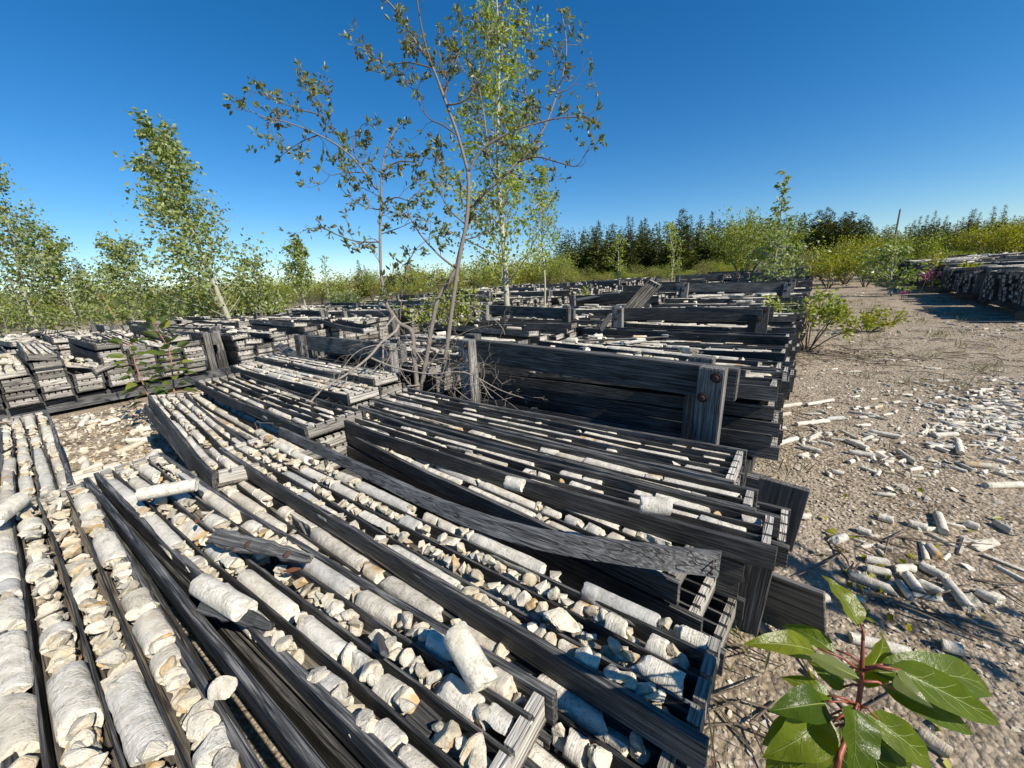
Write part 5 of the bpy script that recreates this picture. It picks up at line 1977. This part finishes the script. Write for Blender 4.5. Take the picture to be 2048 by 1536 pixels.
    def twig(mb, p, d, ln, r, depth, leafy):
        pts = [p]
        q, dd = p.copy(), d.copy()
        n = 4
        for s in range(n):
            dd = (dd + Vector((r_.gauss(0, 0.33), r_.gauss(0, 0.33), r_.gauss(0.06 if leafy else -0.03, 0.33)))).normalized()
            q = q + dd * ln / n
            pts.append(q.copy())
        mb.tube(pts, [r * (1 - 0.7 * i / n) for i in range(n + 1)], 4, False)
        if depth > 0:
            for i in range(1, n + 1):
                if r_.random() < 0.75:
                    d2 = (dd + Vector((r_.gauss(0, 0.8), r_.gauss(0, 0.8), r_.gauss(0.15, 0.7)))).normalized()
                    twig(mb, pts[i], d2, ln * r_.uniform(0.3, 0.55), r * 0.55, depth - 1, leafy)
        if leafy:
            tuft(pts[-1], dd)
            if r_.random() < 0.5:
                tuft(pts[2], dd, 3)

    for key, (px, d0, d1, ra, rb, leafy) in limbs.items():
        n = len(px)
        pts = [at(u, v, d0 + (d1 - d0) * i / (n - 1)) - base for i, (u, v) in enumerate(px)]
        if key in ('A', 'B', 'C'):
            pts.insert(0, Vector((pts[0].x * 0.6, pts[0].y * 0.6, -0.03)))
            n += 1
        rads = [(ra + (rb - ra) * i / (n - 1)) * 0.84 for i in range(n)]
        sp, sr = spline(pts, rads, 4)
        sr = [r * (1 + 0.08 * math.sin(i * 1.7 + d0 * 50)) for i, r in enumerate(sr)]
        (wood_mb if ra > 0.0085 else twig_mb).tube(sp, sr, 8 if ra > 0.0085 else 6)
        if leafy:
            L_ = sum((sp[i + 1] - sp[i]).length for i in range(len(sp) - 1))
            acc = 0
            nxt = L_ * (0.2 if ra < 0.012 else 0.45)
            for i in range(len(sp) - 1):
                acc += (sp[i + 1] - sp[i]).length
                if acc > nxt:
                    nxt = acc + r_.uniform(0.045, 0.10)
                    dd = (sp[i + 1] - sp[i]).normalized()
                    side = dd.cross(Vector((r_.gauss(0, 1), r_.gauss(0, 1), r_.gauss(0, 1)))).normalized()
                    twig(twig_mb, sp[i], (dd * 0.6 + side + Vector((0, 0, 0.15))).normalized(), r_.uniform(0.07, 0.24), max(0.0018, min(0.0035, sr[i] * 0.5)), 1, True)
            tuft(sp[-1], (sp[-1] - sp[-3]).normalized(), 8)
    for key, (px, d0, d1, ra, rb) in dead.items():
        n = len(px)
        pts = [at(u, v, d0 + (d1 - d0) * i / (n - 1)) - base for i, (u, v) in enumerate(px)]
        rads = [(ra + (rb - ra) * i / (n - 1)) * 0.75 for i in range(n)]
        sp, sr = spline(pts, rads, 4)
        dead_mb.tube(sp, sr, 6)
        L_ = sum((sp[i + 1] - sp[i]).length for i in range(len(sp) - 1))
        acc, nxt = 0, 0.1
        for i in range(len(sp) - 1):
            acc += (sp[i + 1] - sp[i]).length
            if acc > nxt:
                nxt = acc + r_.uniform(0.05, 0.12)
                dd = (sp[i + 1] - sp[i]).normalized()
                side = dd.cross(Vector((r_.gauss(0, 1), r_.gauss(0, 1), r_.gauss(0, 1)))).normalized()
                twig(dead_mb, sp[i], (dd * 0.5 + side).normalized(), r_.uniform(0.10, 0.32), max(0.0012, min(0.0022, sr[i] * 0.5)), 2, False)
    wood_mb.build('trunk', M['willow_bark'], root, True)
    twig_mb.build('branch', M['darktwig'], root, True)
    dead_mb.build('dead_branch', M['twig'], root, True, label="grey leafless tangle low on the willow")
    rs = np.random.RandomState(3)
    leaves('crown', P, D, 0.037 * rs.uniform(0.6, 1.25, len(P)), 0.42, M['willow_leaf'], 4, True, parent=root)
    leaves('catkins', CP, CD, 0.02, 0.6, M['catkin'], 6, parent=root)


willow()

# ------------------------------------------------------------------ spruces, pines and the scrub belt
def conifer(h, w, seed, pine=False):
    r_ = random.Random(seed)
    mb = MB()
    mb.tube([(0, 0, 0), (0, 0, h * 0.5), (r_.gauss(0, 0.01) * h, 0, h)], [0.012 * h, 0.008 * h, 0.001 * h], 6)
    P, D, S_ = [], [], []
    nt = 34
    for i in range(nt):
        t = (0.10 if not pine else 0.22) + (0.99 - (0.10 if not pine else 0.22)) * i / (nt - 1)
        z = h * t
        rad = w * (1 - t) ** (0.85 if not pine else 0.5) * (1.0 if not pine else 0.9) * r_.uniform(0.65, 1.15) + 0.02 * w
        nb = 8 if t < 0.8 else 5
        for k in range(nb):
            an = r_.uniform(0, 6.28)
            rr = rad * r_.uniform(0.6, 1.1)
            dz = r_.uniform(-0.25, 0.05) if not pine else r_.uniform(0.1, 0.5)
            mb.tube([(0, 0, z), (math.cos(an) * rr, math.sin(an) * rr, z + dz * rr)], [0.003 * h, 0.0008 * h], 3, False)
            m = max(3, int(13 * rr / w))
            for q in range(m):
                f = r_.uniform(0.15, 1.0)
                p = (math.cos(an) * rr * f + r_.gauss(0, 0.05) * w, math.sin(an) * rr * f + r_.gauss(0, 0.05) * w, z + dz * rr * f + r_.gauss(0, 0.03) * w)
                P.append(p)
                D.append((math.cos(an) + r_.gauss(0, 0.5), math.sin(an) + r_.gauss(0, 0.5), r_.gauss(-0.2 if not pine else 0.4, 0.4)))
                S_.append((0.10 * w + 0.42 * rr) * r_.uniform(0.6, 1.2))
    for k in range(10):
        P.append((r_.gauss(0, 0.01) * w, r_.gauss(0, 0.01) * w, h * r_.uniform(0.93, 1.0)))
        D.append((r_.gauss(0, 0.5), r_.gauss(0, 0.5), 1))
        S_.append(w * 0.14)
    tm = mb.mesh('trunk', M['spruce_bark'])
    lo = leaves('crown', P, D, np.array(S_), 0.3, M['pine_leaf' if pine else 'spruce_leaf'], seed)
    cm = lo.data
    bpy.data.objects.remove(lo)
    return tm, cm


CONI = [conifer(1.0, 0.25, 200), conifer(1.0, 0.19, 201), conifer(1.0, 0.30, 202), conifer(1.0, 0.20, 203, True), conifer(1.0, 0.23, 204, True)]


def plant_conifer(k, base, top, label, group, name):
    base, top = Vector(base), Vector(top)
    d = top - base
    h = d.length
    zz = d.normalized()
    mt = Matrix.Translation(base) @ Vector((0, 0, 1)).rotation_difference(zz).to_matrix().to_4x4() @ Matrix.Rotation(rnd.uniform(0, 6), 4, 'Z') @ Matrix.Scale(h, 4)
    root = empty(name, mt)
    tag(root, label, 'tree', group)
    for nm, me in zip(('trunk', 'crown'), CONI[k]):
        o = bpy.data.objects.new(nm, me)
        COL.objects.link(o)
        o.parent = root


SPR = [(1185, 458, 62), (1197, 443, 60), (1214, 465, 64), (1226, 448, 66), (1240, 470, 62), (1257, 432, 60), (1265, 435, 58), (1283, 442, 62), (1290, 438, 64), (1305, 458, 60), (1318, 460, 58),
       (1365, 418, 52), (1383, 430, 55), (1402, 430, 60), (1425, 424, 58), (1440, 440, 62), (1165, 470, 66), (1150, 478, 70), (1138, 480, 66), (1345, 445, 58), (1460, 445, 70), (1500, 432, 74), (1520, 436, 74),
       (1610, 428, 68), (1640, 420, 60), (1655, 415, 60), (1665, 424, 62), (1690, 424, 56), (1705, 425, 58), (1722, 440, 60), (1742, 445, 70), (1755, 455, 80), (1770, 460, 90),
       (1830, 440, 95), (1842, 432, 95), (1856, 430, 92), (1872, 422, 90), (1880, 436, 92), (1894, 432, 95), (1915, 448, 100), (1928, 434, 100), (1945, 420, 96), (1951, 418, 95), (1961, 425, 95), (1990, 413, 80),
       (2012, 410, 60), (2030, 430, 90), (2042, 436, 90), (1812, 455, 110), (1798, 462, 110), (1900, 445, 98), (1970, 440, 98), (2055, 425, 85), (150, 516, 30), (715, 520, 30), (728, 530, 32), (1100, 500, 75), (1068, 515, 75)]
HORV = lambda u: 622 - (u + 62) * 0.0552
for i, (u, v, d) in enumerate(SPR):
    lowv = HORV(u) + 12
    b = at(u - (768 - 700) * 0 - 0.0, lowv, d)
    t = at(u, v, d)
    b = Vector((t.x, t.y, gz(t.x, t.y)))
    pine = (1630 < u < 1730) or u == 1365 or u in (150,)
    k = rnd.choice([3, 4]) if pine else rnd.choice([0, 1, 2, 0])
    if u > 1800:
        k = 1
        lab, grp, nm = "slim dark spruce in the distant wood past the utility pole", "slim spruces past the utility pole", 'spruce_tree'
    elif pine and u > 1000:
        lab, grp, nm = "rounded dark pine in the wood near the spindly poplar", "rounded pines near the spindly poplar", 'pine_tree'
    elif u < 200:
        lab, grp, nm = "dark pine showing behind the poplars by the photo's edge", None, 'pine_tree'
    elif u < 800:
        lab, grp, nm = "feathery grey green tamarack behind the willow's thin trunk", "feathery tamaracks", 'tamarack_tree'
    elif u < 1110:
        lab, grp, nm = "distant spruce peeking through the aspen leaves", "distant spruces behind the aspen", 'spruce_tree'
    else:
        lab, grp, nm = "pointed dark spruce in the wood behind the second rack", "pointed spruces behind the second rack", 'spruce_tree'
    plant_conifer(k, b, t, lab, grp, nm)

# a dense understorey of young spruce behind them, one mass
P, D, S_ = [], [], []
rs = np.random.RandomState(9)
for i in range(900):
    u = rs.uniform(1110, 2200)
    d = rs.uniform(60, 110)
    vtop = HORV(u) - rs.uniform(52, 104) * (1 if u < 1740 else 0.7)
    t = at(u, vtop, d)
    h = max(1.0, t.z)
    for _ in range(120):
        f = rs.rand() ** 0.8
        w = (1 - f) * h * 0.27 + 0.05
        a_ = rs.uniform(0, 6.28)
        P.append((t.x + math.cos(a_) * w * rs.rand(), t.y + math.sin(a_) * w * rs.rand(), h * f))
        D.append((math.cos(a_), math.sin(a_), -0.2 + rs.normal() * 0.4))
        S_.append(0.085 * h * rs.uniform(0.6, 1.2) * (1.15 - f * 0.7))
o = leaves('forest', P, D, np.array(S_), 0.4, M['spruce_leaf'], 12)
tag(o, "dark mass of young spruce filling the wood beyond the racks", kind='stuff')
# far treeline all round
P, D, S_ = [], [], []
for i in range(9000):
    a_ = rs.uniform(math.radians(60), math.radians(215))
    d = rs.uniform(130, 260)
    h = rs.uniform(2, 6) * (0.7 + 0.3 * math.sin(a_ * 31) * math.sin(a_ * 13))
    P.append((math.cos(a_) * d, math.sin(a_) * d, rs.uniform(0, 1) ** 1.4 * h))
    D.append((rs.normal(), rs.normal(), 0.6))
    S_.append(rs.uniform(1.0, 2.6))
o = leaves('treeline', P, D, np.array(S_), 0.5, M['pine_leaf'], 13)
tag(o, "far low line of woods along the horizon", kind='stuff')

# scrub belt behind the racks: copies of a few bushes, each its own
PROT_SHRUB = []
for k, (lm, h, w, lf, nl) in enumerate([('shrub_leaf', 1.5, 0.95, 0.085, 1300), ('olive_leaf', 1.3, 1.0, 0.08, 1300), ('yellow_leaf', 1.2, 0.9, 0.08, 1100), ('shrub_leaf', 2.0, 0.8, 0.09, 1300), ('aspen_leaf', 1.9, 0.75, 0.09, 1200), ('olive_leaf', 1.8, 1.1, 0.085, 1500)]):
    root = shrub('scrub_bush', 'x', (0, 0, 0), h, w, lm, 300 + k, nst=11, leaf=lf, nleaf=nl, spread=0.24, bmat='darktwig')
    PROT_SHRUB.append((root, list(kids(root)), h))
SLAB = ['mid green leafy bush', 'olive brown bush', 'yellow green bush', 'upright green bush', 'pale green young aspen bush', 'spreading olive willow bush']
belt = []
r_ = random.Random(41)
for i in range(270):
    u = r_.uniform(-60, 2110)
    if u < 560:
        d = r_.uniform(14, 34)
        top = HORV(u) - r_.uniform(-6, 44)
    elif u < 860:
        d = r_.uniform(22, 45)
        top = HORV(u) - r_.uniform(8, 42)
    elif u < 1130:
        d = r_.uniform(18, 40)
        top = HORV(u) - r_.uniform(5, 62)
    elif u < 1620:
        d = r_.uniform(24, 46)
        top = HORV(u) - r_.uniform(-8, 24)
    elif u < 1800:
        d = r_.uniform(22, 45)
        top = HORV(u) - r_.uniform(-14, 20)
    else:
        d = r_.uniform(28, 50)
        top = HORV(u) - r_.uniform(-10, 16)
    belt.append((u, d, top))
used = set()
for (u, d, top) in belt:
    t = at(u, top, d)
    g_ = gz(t.x, t.y)
    h = max(0.7, t.z - g_)
    k = r_.randrange(6)
    root, ch, ph = PROT_SHRUB[k]
    s = h / (ph * 1.05)
    mt = Matrix.Translation((t.x, t.y, g_ - 0.05)) @ Matrix.Rotation(r_.uniform(0, 6.28), 4, 'Z') @ Matrix.Diagonal((max(s, 0.8), max(s, 0.8), s, 1))
    if k not in used:
        used.add(k)
        c = root
        c.matrix_world = mt
    else:
        c = copy_tree(root, mt, ch)
    where = 'beyond the gap racks and poplars' if u < 560 else ('in the scrub behind the willow' if u < 1130 else ('in the scrub before the spruce wood' if u < 1620 else 'in the scrub past the path end'))
    tag(c, f"{SLAB[k]} {where}", 'shrub', f"{SLAB[k]}es {where}")

# utility pole beyond the wood
t = at(1799.5, 425, 60)
root = empty('utility_pole', Matrix.Translation((t.x, t.y, gz(t.x, t.y))))
tag(root, "thin grey utility pole standing above the distant wood", 'utility pole')
b = MB()
b.tube([(0, 0, 0), (0, 0, t.z)], [0.17, 0.11], 8)
b.build('pole', M['pole'], root)
b = MB()
b.tube([(0.0, 0.0, t.z - 0.02), (0, 0, t.z + 0.16)], [0.05, 0.03], 8)
b.build('insulator', M['pole'], root)


# ------------------------------------------------------------------ poplar sprouts with modelled leaves
def leaf_obj(name, B, T, w, mat, parent, seed, normal, curl=0.08, fold=0.16, ns=12, nt=8):
    r_ = random.Random(seed)
    B, T = Vector(B), Vector(T)
    d = T - B
    ln = d.length
    X = d.normalized()
    Nn = Vector(normal)
    Nn = (Nn - X * Nn.dot(X)).normalized()
    Y = Nn.cross(X)
    vs, fs = [], []
    ph = r_.uniform(0, 6)
    for i in range(ns + 1):
        s = i / ns
        hw = 0.5 * w * (s ** 0.55) * ((1 - s) ** 1.05) / 0.415
        for k in range(nt + 1):
            t = -1 + 2 * k / nt
            z = -curl * ln * (2 * s - 1) ** 2 + fold * abs(t) * hw * 2 + 0.03 * w * math.sin(s * 17 + ph + (1 if t > 0 else 0)) * abs(t)
            yy = t * hw * (1 + 0.03 * math.sin(s * 60 + ph))
            p = X * (ln * s) + Y * yy + Nn * z
            vs.append(B + p)
    n = nt + 1
    for i in range(ns):
        for k in range(nt):
            fs.append((i * n + k, i * n + n + k, i * n + n + k + 1, i * n + k + 1))
    b = MB()
    b.add(vs, fs)
    o = b.build(name, mat, parent, True)
    # midrib and side veins follow the blade just above it
    v = MB()
    mid = [vs[i * n + nt // 2] + Nn * 0.0005 for i in range(ns)]
    v.tube(mid, [0.0009 * (1 - 0.8 * i / ns) for i in range(ns)], 4, False)
    for i in range(2, ns - 2, 2):
        for k in (1, nt - 1):
            j = min(ns - 1, i + 2)
            a_ = vs[i * n + nt // 2] + Nn * 0.0003
            m_ = vs[(i + 1) * n + (nt // 2 + k) // 2] + Nn * 0.0003
            c_ = vs[j * n + k] + Nn * 0.0003
            v.tube([a_, m_, c_], [0.00022, 0.0002, 0.00012], 3, False)
    v.build('vein', M['vein'], o)
    return o


def big_sprout():
    D0 = 0.43
    stem_px = [(1668, 1560, 0.42), (1690, 1480, 0.425), (1715, 1413, 0.43), (1722, 1360, 0.43), (1725, 1310, 0.43), (1726, 1256, 0.435)]
    low = at(1668, 1560, 0.42)
    base = Vector((low.x - 0.01, low.y + 0.03, gz(low.x, low.y)))
    root = empty('poplar_sprout', Matrix.Translation(base))
    tag(root, "poplar sprout of big glossy leaves on red stalks beside the stacks", 'sapling')
    pts = [Vector((0, 0, 0)), (low - base) * 0.5 + Vector((0.01, 0, 0))] + [at(u, v, d) - base for u, v, d in stem_px]
    sp, sr = spline(pts, [0.005, 0.004, 0.0032, 0.0029, 0.0026, 0.0023, 0.002, 0.0012], 4)
    b = MB()
    b.tube(sp, sr, 8)
    b.build('stem', M['red_stem'], root, True)
    # base px, tip px, base depth, tip depth, width px, node px, normal tilt (toward camera, up, side)
    LV = [((1724, 1252), (1649, 1148), 0.435, 0.47, 78, None, (0.55, 0.5, 0.35)),
          ((1643, 1297), (1496, 1281), 0.43, 0.42, 62, (1724, 1345), (0.45, 0.9, -0.1)),
          ((1676, 1302), (1562, 1242), 0.44, 0.48, 52, (1725, 1330), (0.4, 0.9, 0.1)),
          ((1707, 1351), (1604, 1302), 0.42, 0.40, 34, (1722, 1365), (-0.6, -0.5, 0.5)),
          ((1726, 1368), (1783, 1262), 0.45, 0.49, 84, None, (0.7, 0.3, 0.5)),
          ((1796, 1331), (2032, 1376), 0.44, 0.47, 92, (1724, 1338), (0.5, 0.9, 0.2)),
          ((1792, 1335), (2022, 1455), 0.42, 0.41, 84, (1724, 1340), (0.55, 0.75, -0.3)),
          ((1784, 1376), (1974, 1478), 0.43, 0.42, 58, (1722, 1362), (0.5, 0.7, -0.4)),
          ((1780, 1340), (1852, 1408), 0.40, 0.395, 46, (1725, 1342), (-0.5, -0.6, 0.4)),
          ((1664, 1393), (1562, 1352), 0.43, 0.45, 44, (1712, 1410), (0.4, 0.9, 0.0)),
          ((1660, 1403), (1545, 1420), 0.42, 0.41, 76, (1712, 1412), (0.5, 0.8, 0.1)),
          ((1668, 1426), (1538, 1520), 0.42, 0.40, 100, (1708, 1420), (0.7, 0.6, -0.1)),
          ((1711, 1413), (1709, 1556), 0.41, 0.385, 112, None, (0.75, 0.5, 0.35)),
          ((1751, 1434), (1885, 1546), 0.42, 0.41, 78, (1716, 1410), (0.6, 0.7, -0.1)),
          ((1745, 1460), (1850, 1575), 0.43, 0.43, 62, (1712, 1425), (0.6, 0.6, 0.2)),
          ((1690, 1376), (1616, 1320), 0.44, 0.46, 44, (1720, 1372), (0.5, 0.8, -0.3)),
          ((1668, 1440), (1590, 1556), 0.43, 0.42, 76, (1705, 1425), (0.7, 0.5, 0.2)),
          ((1690, 1470), (1660, 1575), 0.43, 0.43, 74, (1700, 1450), (0.8, 0.4, -0.2)),
          ((1740, 1480), (1770, 1590), 0.43, 0.42, 70, (1706, 1440), (0.8, 0.4, -0.3)),
          ((1640, 1440), (1520, 1490), 0.45, 0.47, 70, (1700, 1440), (0.4, 0.9, 0.2)),
          ((1600, 1480), (1530, 1560), 0.44, 0.45, 66, (1690, 1480), (0.6, 0.7, 0.0)),
          ((1650, 1460), (1575, 1500), 0.445, 0.46, 66, (1700, 1450), (0.5, 0.8, 0.1)),
          ((1730, 1470), (1800, 1560), 0.445, 0.46, 70, (1700, 1450), (0.7, 0.5, 0.3)),
          ((1640, 1500), (1600, 1590), 0.44, 0.44, 72, (1685, 1490), (0.8, 0.5, 0.0)),
          ((1700, 1455), (1740, 1570), 0.45, 0.46, 76, (1702, 1440), (0.8, 0.4, 0.2))]
    pet = MB()
    fw = Vector(tuple(-RW[:, 2]))
    rt = Vector(tuple(RW[:, 0]))
    for i, (bp, tp, db, dt, wp, node, nm) in enumerate(LV):
        B, T = at(bp[0], bp[1], db) - base, at(tp[0], tp[1], dt) - base
        nrm = -fw * nm[0] + Vector((0, 0, 1)) * nm[1] + rt * nm[2]
        w = wp * db / FPX * 0.95
        lf = leaf_obj('leaf', B, T, w, M['big_leaf'], root, i, nrm, curl=0.07 + 0.05 * (i % 3))
        nd = at(node[0], node[1], 0.43) - base if node else (at(1726, 1280, 0.43) - base if i == 0 else at(1716, 1412, 0.43) - base)
        p = MB()
        p.tube([nd, nd.lerp(B, 0.5) + Vector((0, 0, 0.004)), B + (T - B) * 0.04], [0.0018, 0.0014, 0.001], 6)
        p.build('petiole', M['red_stem'], lf, True)


big_sprout()


def small_sprout(label, bpx, mids, tpx, depth, seed, n=26, leafs=0.075):
    r_ = random.Random(seed)
    base = at(bpx[0], bpx[1], depth)
    base.z = gz(base.x, base.y)
    root = empty('poplar_sprout', Matrix.Translation(base))
    tag(root, label, 'sapling')
    pts = [Vector((0, 0, 0))] + [at(u, v, depth) - base for u, v in [bpx] + mids + [tpx]]
    sp, sr = spline(pts, [0.008 * (1 - 0.8 * i / (len(pts) - 1)) for i in range(len(pts))], 5)
    b = MB()
    b.tube(sp, sr, 6)
    b.build('stem', M['sap_stem'], root, True)
    for i in range(n):
        t = 0.22 + 0.78 * (i + r_.random()) / n
        k = min(len(sp) - 2, int(t * (len(sp) - 1)))
        p = sp[k]
        an = i * 2.4 + r_.uniform(-0.4, 0.4)
        up = 0.1 + 0.7 * max(0, t - 0.6) / 0.4
        d = Vector((math.cos(an), math.sin(an), up)).normalized()
        pl = leafs * r_.uniform(0.35, 0.6)
        B = p + d * pl
        ln = leafs * r_.uniform(0.75, 1.15)
        T = B + (d + Vector((0, 0, -0.55 * (1 - t) + 0.3 * (t - 0.5)))).normalized() * ln
        nrm = Vector((r_.gauss(0, 0.5), r_.gauss(0, 0.5), 1))
        lf = leaf_obj('leaf', B, T, ln * 0.6, M['sprout_leaf'], root, i + seed, nrm, ns=6, nt=4)
        q = MB()
        q.tube([p, p.lerp(B, 0.5) + Vector((0, 0, 0.004)), B], [0.0016, 0.0013, 0.001], 4)
        q.build('petiole', M['red_stem'], lf)


small_sprout("taller of two leafy poplar sprouts behind the tilted box", (300, 800), [(275, 740), (258, 690)], (200, 582), 2.95, 50, 46, 0.095)
small_sprout("shorter bushier poplar sprout behind the tilted box", (352, 805), [(345, 750), (338, 700)], (306, 648), 2.9, 60, 54, 0.10)

grow('poplar_sapling', "young poplar beside the path, just out of the photo, shading the gravel", 'sapling', (1.75, 1.35, 0.0), (1.65, 1.4, 1.25), r0=0.012, nb=22, cb=0.15, width=0.42, leaf=0.09, nleaf=5, ratio=0.6, lmat='poplar_leaf', bmat='poplar_bark', seed=77)
grow('poplar_sapling', "small poplar beside the path, out of the photo by the sprout", 'sapling', (0.95, 0.35, 0.0), (0.9, 0.4, 0.8), r0=0.01, nb=18, cb=0.15, width=0.3, leaf=0.09, nleaf=9, ratio=0.6, lmat='poplar_leaf', bmat='poplar_bark', seed=78)
